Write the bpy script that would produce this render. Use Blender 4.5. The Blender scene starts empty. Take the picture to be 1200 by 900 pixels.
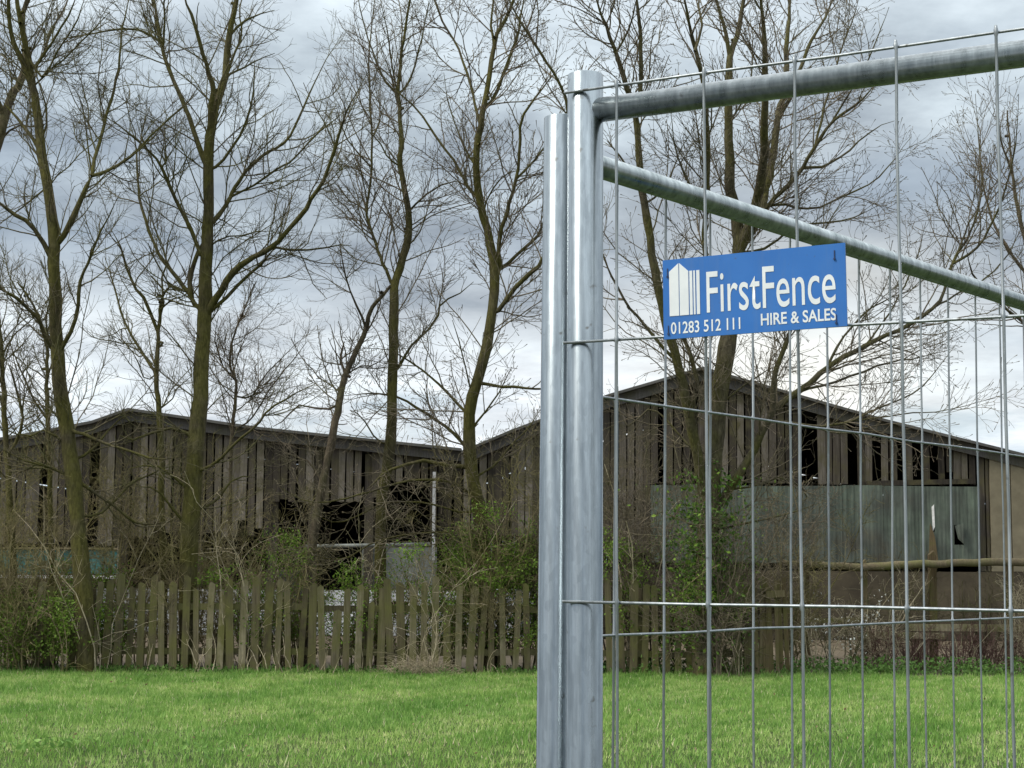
import bpy, math, random
import numpy as np
from mathutils import Vector, Matrix

rng = np.random.default_rng(7)
random.seed(7)
scene = bpy.context.scene
COL = scene.collection
R = math.radians

# ------------------------------------------------------------------ camera
F = 1900.0
PITCH = math.atan(204 / F)
ROLL = 0.0065
CAM = Vector((0, 0, 1.55))
cam_d = bpy.data.cameras.new('camera')
cam = bpy.data.objects.new('camera', cam_d)
COL.objects.link(cam)
cam_d.sensor_width = 36
cam_d.lens = 36 * F / 1200
cam_d.clip_start = 0.05
cam_d.clip_end = 3000
M = Matrix.Rotation(math.pi / 2 + PITCH, 4, 'X') @ Matrix.Rotation(ROLL, 4, 'Z')
cam.matrix_world = Matrix.Translation(CAM) @ M
scene.camera = cam
M3 = M.to_3x3()


def ray(px, py):
    return M3 @ Vector(((px - 600) / F, -(py - 450) / F, -1))


def at(px, py, Y):
    d = ray(px, py)
    return CAM + d * (Y / d.y)


def on_plane(px, py, p0, n):
    d = ray(px, py)
    return CAM + d * ((p0 - CAM).dot(n) / d.dot(n))


# ------------------------------------------------------------------ nodes
def newmat(name):
    m = bpy.data.materials.new(name)
    m.use_nodes = True
    nt = m.node_tree
    nt.nodes.clear()
    out = nt.nodes.new('ShaderNodeOutputMaterial')
    return m, nt, out


def N(nt, t, **kw):
    n = nt.nodes.new(t)
    for k, v in kw.items():
        if k in n.inputs:
            n.inputs[k].default_value = v
        else:
            setattr(n, k, v)
    return n


def L(nt, a, b):
    nt.links.new(a, b)


def noise(nt, scale, detail=4, rough=.55, vec=None, stretch=None):
    n = N(nt, 'ShaderNodeTexNoise')
    n.inputs['Scale'].default_value = scale
    n.inputs['Detail'].default_value = detail
    n.inputs['Roughness'].default_value = rough
    if vec is None:
        tc = N(nt, 'ShaderNodeTexCoord')
        vec = tc.outputs['Object']
    if stretch:
        mp = N(nt, 'ShaderNodeMapping')
        mp.inputs['Scale'].default_value = stretch
        L(nt, vec, mp.inputs['Vector'])
        vec = mp.outputs['Vector']
    L(nt, vec, n.inputs['Vector'])
    return n.outputs['Fac']


def ramp(nt, fac, stops):
    r = N(nt, 'ShaderNodeValToRGB')
    e = r.color_ramp.elements
    while len(e) > 1:
        e.remove(e[-1])
    e[0].position = stops[0][0]
    e[0].color = (*stops[0][1], 1)
    for p, c in stops[1:]:
        q = e.new(p)
        q.color = (*c, 1)
    L(nt, fac, r.inputs['Fac'])
    return r.outputs['Color']


def mixc(nt, fac, a, b, mode='MIX'):
    m = N(nt, 'ShaderNodeMix', data_type='RGBA', blend_type=mode)
    for s, v in ((m.inputs[0], fac), (m.inputs[6], a), (m.inputs[7], b)):
        if isinstance(v, (int, float)):
            s.default_value = v
        elif isinstance(v, tuple):
            s.default_value = (*v, 1)
        else:
            L(nt, v, s)
    return m.outputs[2]


def mth(nt, op, a, b=None, clamp=False):
    m = N(nt, 'ShaderNodeMath', operation=op)
    m.use_clamp = clamp
    for i, v in enumerate((a, b)):
        if v is None:
            continue
        if isinstance(v, (int, float)):
            m.inputs[i].default_value = v
        else:
            L(nt, v, m.inputs[i])
    return m.outputs[0]


def tint(nt):
    return N(nt, 'ShaderNodeAttribute', attribute_name='tint').outputs['Fac']


def surf(nt, out, color, rough=.9, metal=0, bump=None, bstr=.3, bdist=.01, spec=.3):
    b = N(nt, 'ShaderNodeBsdfPrincipled')
    for s, v in ((b.inputs['Base Color'], color), (b.inputs['Roughness'], rough), (b.inputs['Metallic'], metal)):
        if isinstance(v, (int, float)):
            s.default_value = v
        elif isinstance(v, tuple):
            s.default_value = (*v, 1)
        else:
            L(nt, v, s)
    b.inputs['Specular IOR Level'].default_value = spec
    if bump is not None:
        bp = N(nt, 'ShaderNodeBump')
        bp.inputs['Strength'].default_value = bstr
        bp.inputs['Distance'].default_value = bdist
        L(nt, bump, bp.inputs['Height'])
        L(nt, bp.outputs['Normal'], b.inputs['Normal'])
    L(nt, b.outputs[0], out.inputs['Surface'])
    return b


def leafy(name, c0, c1, c2, trans=.35):
    m, nt, out = newmat(name)
    col = ramp(nt, tint(nt), [(0, c0), (.5, c1), (1, c2)])
    d = N(nt, 'ShaderNodeBsdfPrincipled')
    d.inputs['Roughness'].default_value = .7
    d.inputs['Specular IOR Level'].default_value = .25
    t = N(nt, 'ShaderNodeBsdfTranslucent')
    L(nt, col, d.inputs['Base Color'])
    L(nt, col, t.inputs['Color'])
    mx = N(nt, 'ShaderNodeMixShader')
    mx.inputs[0].default_value = trans
    L(nt, d.outputs[0], mx.inputs[1])
    L(nt, t.outputs[0], mx.inputs[2])
    L(nt, mx.outputs[0], out.inputs['Surface'])
    return m


MAT = {}


def bark(name, dark, mid, moss, mossamt, scale=9):
    m, nt, out = newmat(name)
    n1 = noise(nt, scale, 6, .65, stretch=(1, 1, .35))
    n2 = noise(nt, 2.2, 4)
    n3 = noise(nt, 38, 3, stretch=(1, 1, .5))
    base = ramp(nt, n1, [(.3, dark), (.62, mid)])
    f = mth(nt, 'MULTIPLY', mth(nt, 'SUBTRACT', n2, .5 - mossamt * .35, True), 4.5, True)
    col = mixc(nt, mth(nt, 'MULTIPLY', f, .85), base, moss)
    col = mixc(nt, .5, col, ramp(nt, n3, [(.3, (.45, .45, .45)), (.7, (1.3, 1.3, 1.3))]), 'MULTIPLY')
    fis = noise(nt, 30, 5, .7, stretch=(1, 1, .22))
    col = mixc(nt, .6, col, ramp(nt, fis, [(.34, (.4, .4, .4)), (.56, (1.15, 1.15, 1.15))]), 'MULTIPLY')
    surf(nt, out, col, .95, bump=mth(nt, 'ADD', n1, fis), bstr=.9, bdist=.03, spec=.15)
    MAT[name] = m
    return m


bark('bark_grey', (.04, .034, .022), (.12, .105, .068), (.10, .095, .03), .3)
bark('bark_moss', (.03, .026, .015), (.105, .09, .052), (.09, .085, .022), .45)
bark('bark_brown', (.045, .036, .026), (.125, .10, .07), (.085, .08, .035), .15)
bark('twig_brown', (.11, .09, .064), (.21, .175, .125), (.14, .13, .07), .1, 3)
bark('twig_dark', (.08, .067, .043), (.165, .138, .09), (.12, .12, .048), .3, 3)
bark('twig_moss', (.13, .105, .06), (.29, .24, .145), (.2, .185, .07), .35, 3)
bark('twig_pale', (.3, .25, .16), (.52, .45, .32), (.2, .19, .09), .05, 3)
bark('twig_red', (.07, .035, .032), (.17, .10, .085), (.11, .08, .05), .1, 3)
MAT['leaf_green'] = leafy('leaf_green', (.07, .125, .014), (.125, .21, .026), (.2, .3, .05))
MAT['leaf_ivy'] = leafy('leaf_ivy', (.035, .075, .01), (.06, .125, .018), (.11, .2, .03), .25)
MAT['leaf_weed'] = leafy('leaf_weed', (.05, .105, .02), (.085, .17, .035), (.14, .24, .06), .3)
MAT['leaf_lawn'] = leafy('leaf_lawn', (.11, .22, .05), (.17, .31, .07), (.26, .42, .11))
MAT['dry_leaf'] = leafy('dry_leaf', (.14, .10, .05), (.26, .2, .11), (.38, .32, .2), .3)
MAT['petal'] = leafy('petal', (.6, .6, .55), (.75, .75, .7), (.85, .85, .8), .3)


def wood(name, c0, c1, c2, moss=None, mossamt=.3, mscale=3.0):
    m, nt, out = newmat(name)
    g = noise(nt, 14, 6, .6, stretch=(2.2, 2.2, .12))
    st = noise(nt, 1.3, 4)
    t = tint(nt)
    base = ramp(nt, mth(nt, 'ADD', mth(nt, 'MULTIPLY', t, .55), mth(nt, 'MULTIPLY', g, .45)), [(.15, c0), (.5, c1), (.85, c2)])
    fine = ramp(nt, noise(nt, 45, 4, .6, stretch=(2, 2, .06)), [(.32, (.5, .5, .5)), (.65, (1.25, 1.25, 1.25))])
    col = mixc(nt, .7, base, fine, 'MULTIPLY')
    col = mixc(nt, .45, col, ramp(nt, st, [(.3, (.45, .45, .45)), (.7, (1.3, 1.3, 1.3))]), 'MULTIPLY')
    if moss:
        f = mth(nt, 'MULTIPLY', mth(nt, 'SUBTRACT', noise(nt, mscale, 5, .65), .5 - mossamt * .3, True), 4, True)
        col = mixc(nt, f, col, moss)
    surf(nt, out, col, .93, bump=g, bstr=.5, bdist=.01, spec=.15)
    MAT[name] = m
    return m


wood('barn_boards', (.018, .0155, .0125), (.07, .06, .048), (.20, .18, .15), (.075, .068, .034), .15)
wood('picket_wood', (.045, .037, .022), (.125, .106, .064), (.26, .228, .155), (.11, .108, .038), .35)
wood('slab_wood', (.09, .065, .035), (.15, .115, .065), (.22, .18, .11), (.10, .10, .03), .2)
wood('rail_wood', (.14, .11, .07), (.24, .2, .13), (.34, .29, .2), (.14, .14, .05), .3)
wood('fascia_wood', (.06, .058, .055), (.1, .095, .09), (.15, .145, .135), (.08, .078, .05), .15)


def plain(name, c0, c1, scale=3, rough=.9, stretch=None, spec=.3, metal=0, detail=6, bstr=.2):
    m, nt, out = newmat(name)
    n = noise(nt, scale, detail, .6, stretch=stretch)
    n2 = noise(nt, scale * 7, 4, .6, stretch=stretch)
    col = ramp(nt, n, [(.3, c0), (.7, c1)])
    col = mixc(nt, .5, col, ramp(nt, n2, [(.3, (.65, .65, .65)), (.7, (1.2, 1.2, 1.2))]), 'MULTIPLY')
    surf(nt, out, col, rough, metal, bump=n2, bstr=bstr, bdist=.006, spec=spec)
    MAT[name] = m
    return m


plain('roof_sheet', (.06, .06, .055), (.12, .118, .11), 1.2)
plain('block_wall', (.2, .205, .21), (.66, .68, .69), .5)
plain('brown_wall', (.035, .028, .018), (.085, .07, .045), 1.8)
plain('render_panel', (.14, .122, .08), (.21, .185, .125), .9)
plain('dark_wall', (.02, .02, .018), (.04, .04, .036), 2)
plain('teal_sheet', (.02, .09, .085), (.045, .15, .14), 1.5, .6, (1, 1, .3))
plain('grey_sheet', (.10, .11, .10), (.2, .215, .2), 1.5, .7, (2, 1, .3))
plain('white_paint', (.55, .55, .53), (.75, .75, .73), 3)
plain('steel_rail', (.35, .36, .36), (.5, .5, .5), 3, .5)
plain('soil', (.06, .045, .028), (.12, .095, .06), 1.5)
plain('cable_tie', (.02, .035, .09), (.03, .05, .12), 30, .5)

# green-grey worn sheeting of the second barn
m, nt, out = newmat('worn_sheet')
n1 = noise(nt, .8, 6, .65)
n2 = noise(nt, 4.5, 6, .65, stretch=(3, 1, .15))
n4 = noise(nt, 3.2, 5, .7, stretch=(1, 1, .6))
col = ramp(nt, n1, [(.32, (.075, .068, .05)), (.46, (.075, .088, .075)), (.58, (.095, .12, .095)), (.74, (.12, .155, .125))])
col = mixc(nt, .8, col, ramp(nt, n2, [(.3, (.35, .36, .33)), (.55, (1, 1, 1)), (.75, (1.6, 1.55, 1.45))]), 'MULTIPLY')
col = mixc(nt, .6, col, ramp(nt, n4, [(.35, (.5, .5, .48)), (.65, (1.25, 1.25, 1.2))]), 'MULTIPLY')
wv = N(nt, 'ShaderNodeTexWave')
wv.inputs['Scale'].default_value = 4.2
tcw = N(nt, 'ShaderNodeTexCoord')
L(nt, tcw.outputs['Object'], wv.inputs['Vector'])
surf(nt, out, col, .7, bump=wv.outputs['Fac'], bstr=.22, bdist=.02)
MAT['worn_sheet'] = m


def galv(name, c0, c1, rough0, rough1):
    m, nt, out = newmat(name)
    v = N(nt, 'ShaderNodeTexVoronoi')
    v.inputs['Scale'].default_value = 190
    tc = N(nt, 'ShaderNodeTexCoord')
    mp = N(nt, 'ShaderNodeMapping')
    mp.inputs['Scale'].default_value = (1, 1, .45)
    L(nt, tc.outputs['Object'], mp.inputs['Vector'])
    L(nt, mp.outputs['Vector'], v.inputs['Vector'])
    sp = N(nt, 'ShaderNodeSeparateColor')
    L(nt, v.outputs['Color'], sp.inputs[0])
    n1 = noise(nt, 60, 6, .65, stretch=(1, 1, .012))
    n2 = noise(nt, 160, 4, .6, stretch=(1, 1, .08))
    f = mth(nt, 'ADD', mth(nt, 'MULTIPLY', sp.outputs[0], .1), mth(nt, 'MULTIPLY', n1, .9))
    col = ramp(nt, f, [(.25, c0), (.65, c1)])
    col = mixc(nt, .35, col, ramp(nt, n2, [(.38, (.45, .46, .47)), (.6, (1.12, 1.12, 1.12))]), 'MULTIPLY')  # lengthwise streaks: tube drawing marks plus dark reflection lines painted into the colour
    # small dark corrosion specks
    n3 = noise(nt, 70, 2, .5)
    spk = mth(nt, 'MULTIPLY', mth(nt, 'SUBTRACT', n3, .70, True), 12, True)
    col = mixc(nt, spk, col, (.12, .12, .11))
    rg = N(nt, 'ShaderNodeMapRange')
    rg.inputs['To Min'].default_value = rough0
    rg.inputs['To Max'].default_value = rough1
    L(nt, f, rg.inputs['Value'])
    surf(nt, out, col, rg.outputs[0], .92, bump=n2, bstr=.06, bdist=.002)
    MAT[name] = m
    return m


galv('galvanised_tube', (.19, .22, .24), (.33, .37, .395), .19, .32)
galv('galvanised_rail', (.19, .22, .225), (.42, .46, .47), .2, .38)
galv('galvanised_wire', (.21, .23, .245), (.38, .41, .425), .42, .6)

m, nt, out = newmat('sign_blue')
n1 = noise(nt, 12, 4)
col = ramp(nt, n1, [(.3, (.012, .115, .40)), (.7, (.018, .145, .46))])
st = noise(nt, 55, 5, .65, stretch=(1, 1, .12))
col = mixc(nt, mth(nt, 'MULTIPLY', mth(nt, 'SUBTRACT', st, .5, True), 1.1, True), col, (.10, .17, .30))
sp_ = noise(nt, 260, 2, .5)
col = mixc(nt, mth(nt, 'MULTIPLY', mth(nt, 'SUBTRACT', sp_, .7, True), 6, True), col, (.05, .06, .07))
surf(nt, out, col, ramp(nt, n1, [(.3, (.3, .3, .3)), (.7, (.5, .5, .5))]), bump=noise(nt, 14, 3), bstr=.12, bdist=.004, spec=.5)
MAT['sign_blue'] = m
m, nt, out = newmat('sign_white')
surf(nt, out, ramp(nt, noise(nt, 40, 4), [(.3, (.62, .66, .68)), (.7, (.74, .77, .78))]), .45)
MAT['sign_white'] = m

# lawn soil-and-thatch sheet, colour darkened as shade between blades; then the blades
m, nt, out = newmat('lawn_mat')
n1 = noise(nt, .55, 5, .6)
n2 = noise(nt, 9, 5, .7)
col = ramp(nt, n1, [(.3, (.035, .058, .018)), (.7, (.065, .085, .03))])
col = mixc(nt, .6, col, ramp(nt, n2, [(.3, (.45, .45, .4)), (.7, (1.2, 1.2, 1.1))]), 'MULTIPLY')
surf(nt, out, col, .95, bump=n2, bstr=.8, bdist=.05, spec=.1)
MAT['lawn_mat'] = m
m, nt, out = newmat('grass_blade')
geo = N(nt, 'ShaderNodeNewGeometry')
p1 = noise(nt, .5, 4, .6, vec=geo.outputs['Position'], stretch=(1, 1, 0))
p2 = noise(nt, 2.6, 3, .6, vec=geo.outputs['Position'], stretch=(1, 1, 0))
t = tint(nt)
col = ramp(nt, t, [(0, (.11, .24, .042)), (.45, (.23, .395, .083)), (.86, (.42, .54, .175)), (.97, (.68, .62, .4))])
col = mixc(nt, .75, col, ramp(nt, p1, [(.3, (.7, .82, .7)), (.7, (1.25, 1.14, 1.2))]), 'MULTIPLY')
col = mixc(nt, .65, col, ramp(nt, p2, [(.3, (.6, .7, .6)), (.7, (1.3, 1.22, 1.35))]), 'MULTIPLY')
d = N(nt, 'ShaderNodeBsdfPrincipled')
d.inputs['Roughness'].default_value = .6
d.inputs['Specular IOR Level'].default_value = .3
tr = N(nt, 'ShaderNodeBsdfTranslucent')
L(nt, col, d.inputs['Base Color'])
L(nt, col, tr.inputs['Color'])
mx = N(nt, 'ShaderNodeMixShader')
mx.inputs[0].default_value = .35
L(nt, d.outputs[0], mx.inputs[1])
L(nt, tr.outputs[0], mx.inputs[2])
L(nt, mx.outputs[0], out.inputs['Surface'])
MAT['grass_blade'] = m

# ------------------------------------------------------------------ mesh helpers
ORG = {}


def empty(name, loc, label=None, cat=None, group=None):
    o = bpy.data.objects.new(name, None)
    COL.objects.link(o)
    o.location = loc
    o.empty_display_size = .1
    ORG[o] = Vector(loc)
    tag(o, label, cat, group)
    return o


def tag(o, label=None, cat=None, group=None, kind=None):
    for k, v in (('label', label), ('category', cat), ('group', group), ('kind', kind)):
        if v:
            o[k] = v
    return o


def link(me, name, mat, parent=None):
    """me is in world coordinates; shifted to the parent's origin"""
    o = bpy.data.objects.new(name, me)
    COL.objects.link(o)
    if mat:
        me.materials.append(MAT[mat])
    if parent is not None:
        o.parent = parent
        me.transform(Matrix.Translation(-ORG[parent]))
        ORG[o] = ORG[parent]
    else:
        ORG[o] = Vector((0, 0, 0))
    return o


def raw_mesh(name, V, faces_n, loops, smooth=False, tints=None):
    """V (n,3) ; faces_n vertex count of each face (array) ; loops flat indices"""
    me = bpy.data.meshes.new(name)
    V = np.ascontiguousarray(V, dtype=np.float32)
    me.vertices.add(len(V))
    me.vertices.foreach_set('co', V.ravel())
    loops = np.ascontiguousarray(loops, dtype=np.int32)
    me.loops.add(len(loops))
    me.loops.foreach_set('vertex_index', loops)
    fn = np.ascontiguousarray(faces_n, dtype=np.int32)
    me.polygons.add(len(fn))
    starts = np.concatenate([[0], np.cumsum(fn)[:-1]]).astype(np.int32)
    me.polygons.foreach_set('loop_start', starts)
    me.polygons.foreach_set('use_smooth', np.full(len(fn), smooth, dtype=bool))
    if tints is not None:
        a = me.attributes.new('tint', 'FLOAT', 'POINT')
        a.data.foreach_set('value', np.ascontiguousarray(tints, dtype=np.float32))
    me.update(calc_edges=True)
    return me


class Boxes:
    """collects boxes and prisms into one mesh"""

    def __init__(self):
        self.v, self.f, self.t = [], [], []

    def hexa(self, pts, t=.5):
        b = len(self.v)
        self.v += [tuple(p) for p in pts]
        for q in ((0, 3, 2, 1), (4, 5, 6, 7), (0, 1, 5, 4), (1, 2, 6, 5), (2, 3, 7, 6), (3, 0, 4, 7)):
            self.f.append([b + i for i in q])
        self.t += [t] * 8

    def box(self, x0, x1, y0, y1, z0, z1, t=.5):
        self.hexa([(x0, y0, z0), (x1, y0, z0), (x1, y1, z0), (x0, y1, z0),
                   (x0, y0, z1), (x1, y0, z1), (x1, y1, z1), (x0, y1, z1)], t)

    def board(self, p, q, w, th, up=Vector((0, 1, 0)), t=.5):
        """bar from p to q with width w (across up) and thickness th (along up)"""
        p, q = Vector(p), Vector(q)
        d = (q - p).normalized()
        u = (up - d * up.dot(d)).normalized()
        s = d.cross(u)
        a, b = s * w / 2, u * th / 2
        self.hexa([p - a - b, p + a - b, p + a + b, p - a + b, q - a - b, q + a - b, q + a + b, q - a + b], t)

    def prism(self, pts, depth, t=.5):
        """polygon (list of Vector) extruded by the vector depth"""
        n = len(pts)
        b = len(self.v)
        self.v += [tuple(p) for p in pts] + [tuple(Vector(p) + Vector(depth)) for p in pts]
        self.f.append([b + i for i in range(n)])
        self.f.append([b + n + i for i in reversed(range(n))])
        for i in range(n):
            j = (i + 1) % n
            self.f.append([b + i, b + n + i, b + n + j, b + j])
        self.t += [t] * (2 * n)

    def build(self, name, mat, parent=None, bevel=0):
        me = bpy.data.meshes.new(name)
        me.from_pydata(self.v, [], self.f)
        a = me.attributes.new('tint', 'FLOAT', 'POINT')
        a.data.foreach_set('value', np.array(self.t, dtype=np.float32))
        import bmesh
        bm = bmesh.new()
        bm.from_mesh(me)
        bmesh.ops.recalc_face_normals(bm, faces=bm.faces)
        bm.to_mesh(me)
        bm.free()
        o = link(me, name, mat, parent)
        if bevel:
            md = o.modifiers.new('bevel', 'BEVEL')
            md.width = bevel
            md.segments = 2
        return o


def norm(a):
    return a / (np.linalg.norm(a, axis=-1, keepdims=True) + 1e-9)


class Tubes:
    """collects tapered tubes (many polylines at once) into one mesh"""

    def __init__(self):
        self.items = []

    def add(self, P, Rr, sides=3, cap=False):
        P = np.asarray(P, float)
        Rr = np.asarray(Rr, float)
        if P.ndim == 2:
            P, Rr = P[None], Rr[None]
        if len(P):
            self.items.append((P, Rr, sides, cap))

    def build(self, name, mat, parent=None, smooth=True):
        Vs, Ls, Fs, off = [], [], [], 0
        for P, Rr, k, cap in self.items:
            n_, n = P.shape[:2]
            T = norm(np.gradient(P, axis=1))
            avg = norm(P[:, -1] - P[:, 0])
            ref = np.where(np.abs(avg[:, 2:3]) > .8, np.array([[1., 0, 0]]), np.array([[0, 0, 1.]]))
            u0 = norm(np.cross(avg, ref))[:, None, :]
            U = norm(u0 - (u0 * T).sum(-1, keepdims=True) * T)
            W = np.cross(T, U)
            ang = np.arange(k) * 2 * np.pi / k
            ring = (U[:, :, None, :] * np.cos(ang)[None, None, :, None] + W[:, :, None, :] * np.sin(ang)[None, None, :, None])
            V = P[:, :, None, :] + ring * Rr[:, :, None, None]
            idx = np.arange(n_ * n * k).reshape(n_, n, k) + off
            a = idx[:, :-1]
            b = idx[:, 1:]
            q = np.stack([a, np.roll(a, -1, 2), np.roll(b, -1, 2), b], -1).reshape(-1)
            Vs.append(V.reshape(-1, 3))
            Ls.append(q)
            Fs.append(np.full(n_ * (n - 1) * k, 4))
            if cap:
                for e, rev in ((0, True), (-1, False)):
                    c = idx[:, e]
                    if rev:
                        c = c[:, ::-1]
                    Ls.append(c.reshape(-1))
                    Fs.append(np.full(n_, k))
            off += n_ * n * k
        me = raw_mesh(name, np.concatenate(Vs), np.concatenate(Fs), np.concatenate(Ls), smooth)
        return link(me, name, mat, parent)


def leaves(centres, size, jitter=.5, aspect=.62, up=.0):
    """many small two-triangle leaves; returns V, faces_n, loops, tints"""
    n = len(centres)
    d = norm(rng.normal(size=(n, 3)) + np.array([0, 0, up]))
    s = norm(np.cross(d, norm(rng.normal(size=(n, 3)))))
    nn = np.cross(d, s)
    sz = size * (1 + jitter * rng.uniform(-1, 1, n))[:, None]
    a = centres - d * sz * .5
    b = centres + s * sz * aspect * .5 + nn * sz * .12
    c = centres + d * sz * .5
    e = centres - s * sz * aspect * .5 + nn * sz * .12
    V = np.stack([a, b, c, e], 1).reshape(-1, 3)
    loops = np.arange(4 * n)
    t = np.repeat(rng.uniform(0, 1, n), 4)
    return V, np.full(n, 4), loops, t


def leaf_mesh(name, centres, size, mat, parent, **kw):
    V, fn, lp, t = leaves(centres, size, **kw)
    return link(raw_mesh(name, V, fn, lp, False, t), name, mat, parent)


# ------------------------------------------------------------------ twig growth
def smooth_line(P, W, n):
    """Catmull-Rom through the points, resampled to n points"""
    P = np.asarray(P, float)
    W = np.asarray(W, float)
    m_ = len(P)
    ext = np.vstack([2 * P[0] - P[1], P, 2 * P[-1] - P[-2]])
    t = np.linspace(0, m_ - 1.0001, n)
    i = t.astype(int)
    u = (t - i)[:, None]
    p0, p1, p2, p3 = ext[i], ext[i + 1], ext[i + 2], ext[np.minimum(i + 3, m_ + 1)]
    Q = .5 * ((2 * p1) + (-p0 + p2) * u + (2 * p0 - 5 * p1 + 4 * p2 - p3) * u ** 2 + (-p0 + 3 * p1 - 3 * p2 + p3) * u ** 3)
    w = W[i] * (1 - u[:, 0]) + W[np.minimum(i + 1, m_ - 1)] * u[:, 0]
    return Q, w


def sprout(P, Rr, per_m, L0, L1, n, ang=(30, 60), up=.06, wob=.13, rmax=.012, rmin=.003, ratio=.55, tmin=.1, tip=None, scale_by_pos=True):
    """children twigs on the polylines P (N,n,3); returns polylines and radii"""
    if not len(P):
        return P, Rr
    seg = np.linalg.norm(np.diff(P, axis=1), axis=2)
    ln = seg.sum(1)
    cnt = rng.poisson(ln * per_m)
    idx = np.repeat(np.arange(len(P)), cnt)
    k = len(idx)
    if k == 0:
        return np.zeros((0, n, 3)), np.zeros((0, n))
    t = rng.uniform(tmin, .99, k)
    np_ = P.shape[1]
    fi = t * (np_ - 1)
    i0 = np.minimum(fi.astype(int), np_ - 2)
    u = (fi - i0)
    A, B = P[idx, i0], P[idx, i0 + 1]
    pos = A + (B - A) * u[:, None]
    T = norm(B - A)
    r = Rr[idx, i0] * (1 - u) + Rr[idx, i0 + 1] * u
    rnd = norm(rng.normal(size=(k, 3)))
    per = norm(rnd - (rnd * T).sum(1, keepdims=True) * T)
    a = np.radians(rng.uniform(*ang, k))[:, None]
    d = norm(T * np.cos(a) + per * np.sin(a))
    Lc = rng.uniform(L0, L1, k) * (np.minimum(1, .45 + .55 * ln[idx] / (L1 * 2)))
    if scale_by_pos:
        Lc *= (1.15 - .65 * t)
    r0 = np.minimum(np.minimum(r * ratio, rmax), .02 * Lc + .002)
    r0 = np.maximum(r0, rmin)
    pts = [pos]
    step = Lc / (n - 1)
    for j in range(n - 1):
        pos = pos + d * step[:, None]
        pts.append(pos)
        d = norm(d + rng.normal(size=(k, 3)) * wob + np.array([0, 0, up]))
    Q = np.stack(pts, 1)
    w = np.linspace(1, .45, n)[None] * r0[:, None]
    w = np.maximum(w, rmin * .75)
    if tip:
        w[:, -1] = tip
    return Q, w


PXM = 1 / F


def traced(branches, Y, dspread=.45, base_px=True):
    """branches: list of (list of (px,py), w0, w1 [, dz]); trunk first. Returns list of (P, R). Each branch gets its own slope in depth."""
    res = []
    for bi, br in enumerate(branches):
        pts, w0, w1 = br[:3]
        if bi == 0:
            ys = [Y] * len(pts)
            ph = random.uniform(0, 6)
            ys = [Y + .12 * math.sin(ph + i * .7) for i in range(len(pts))]
            ys[0] = Y
        else:
            p = at(pts[0][0], pts[0][1], Y)
            best = None
            for Q, _ in res:
                dd = (Q[:, 0] - p.x) ** 2 + (Q[:, 2] - p.z) ** 2
                j = int(dd.argmin())
                if best is None or dd[j] < best[0]:
                    best = (dd[j], Q[j, 1])
            sl = br[3] if len(br) > 3 else random.choice((-1, 1)) * random.uniform(.25, 1) * dspread
            ys = [best[1]]
            for i in range(1, len(pts)):
                seg = math.hypot(pts[i][0] - pts[i - 1][0], pts[i][1] - pts[i - 1][1]) * Y / F
                ys.append(ys[-1] + sl * seg * random.uniform(.6, 1.4))
        P = [at(x, y, yy) for (x, y), yy in zip(pts, ys)]
        if bi and best[0] < .02:
            best = None
            for Q, _ in res:
                dd = ((Q - np.array(P[0])) ** 2).sum(1)
                j = int(dd.argmin())
                if best is None or dd[j] < best[0]:
                    best = (dd[j], Q[j].copy())
            P[0] = Vector(best[1])
        n = len(pts)
        Wd = [(w0 + (w1 - w0) * i / (n - 1)) * (.86 if bi == 0 else .8) * Y / F / 2 for i in range(n)]
        tot = sum((P[i + 1] - P[i]).length for i in range(n - 1))
        m_ = max(6, min(40, int(tot / .16)))
        Q, w = smooth_line([tuple(p) for p in P], Wd, m_)
        jit = rng.normal(size=Q.shape) * np.minimum(w, .02)[:, None] * .35
        jit[0] = 0
        w = w * (1 + .05 * rng.normal(size=len(w)))
        if bi:
            w = w * np.minimum(1, np.linspace(3.2, .3, len(w)))
        res.append((Q + jit, np.maximum(w, .0045)))
    return res


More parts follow.
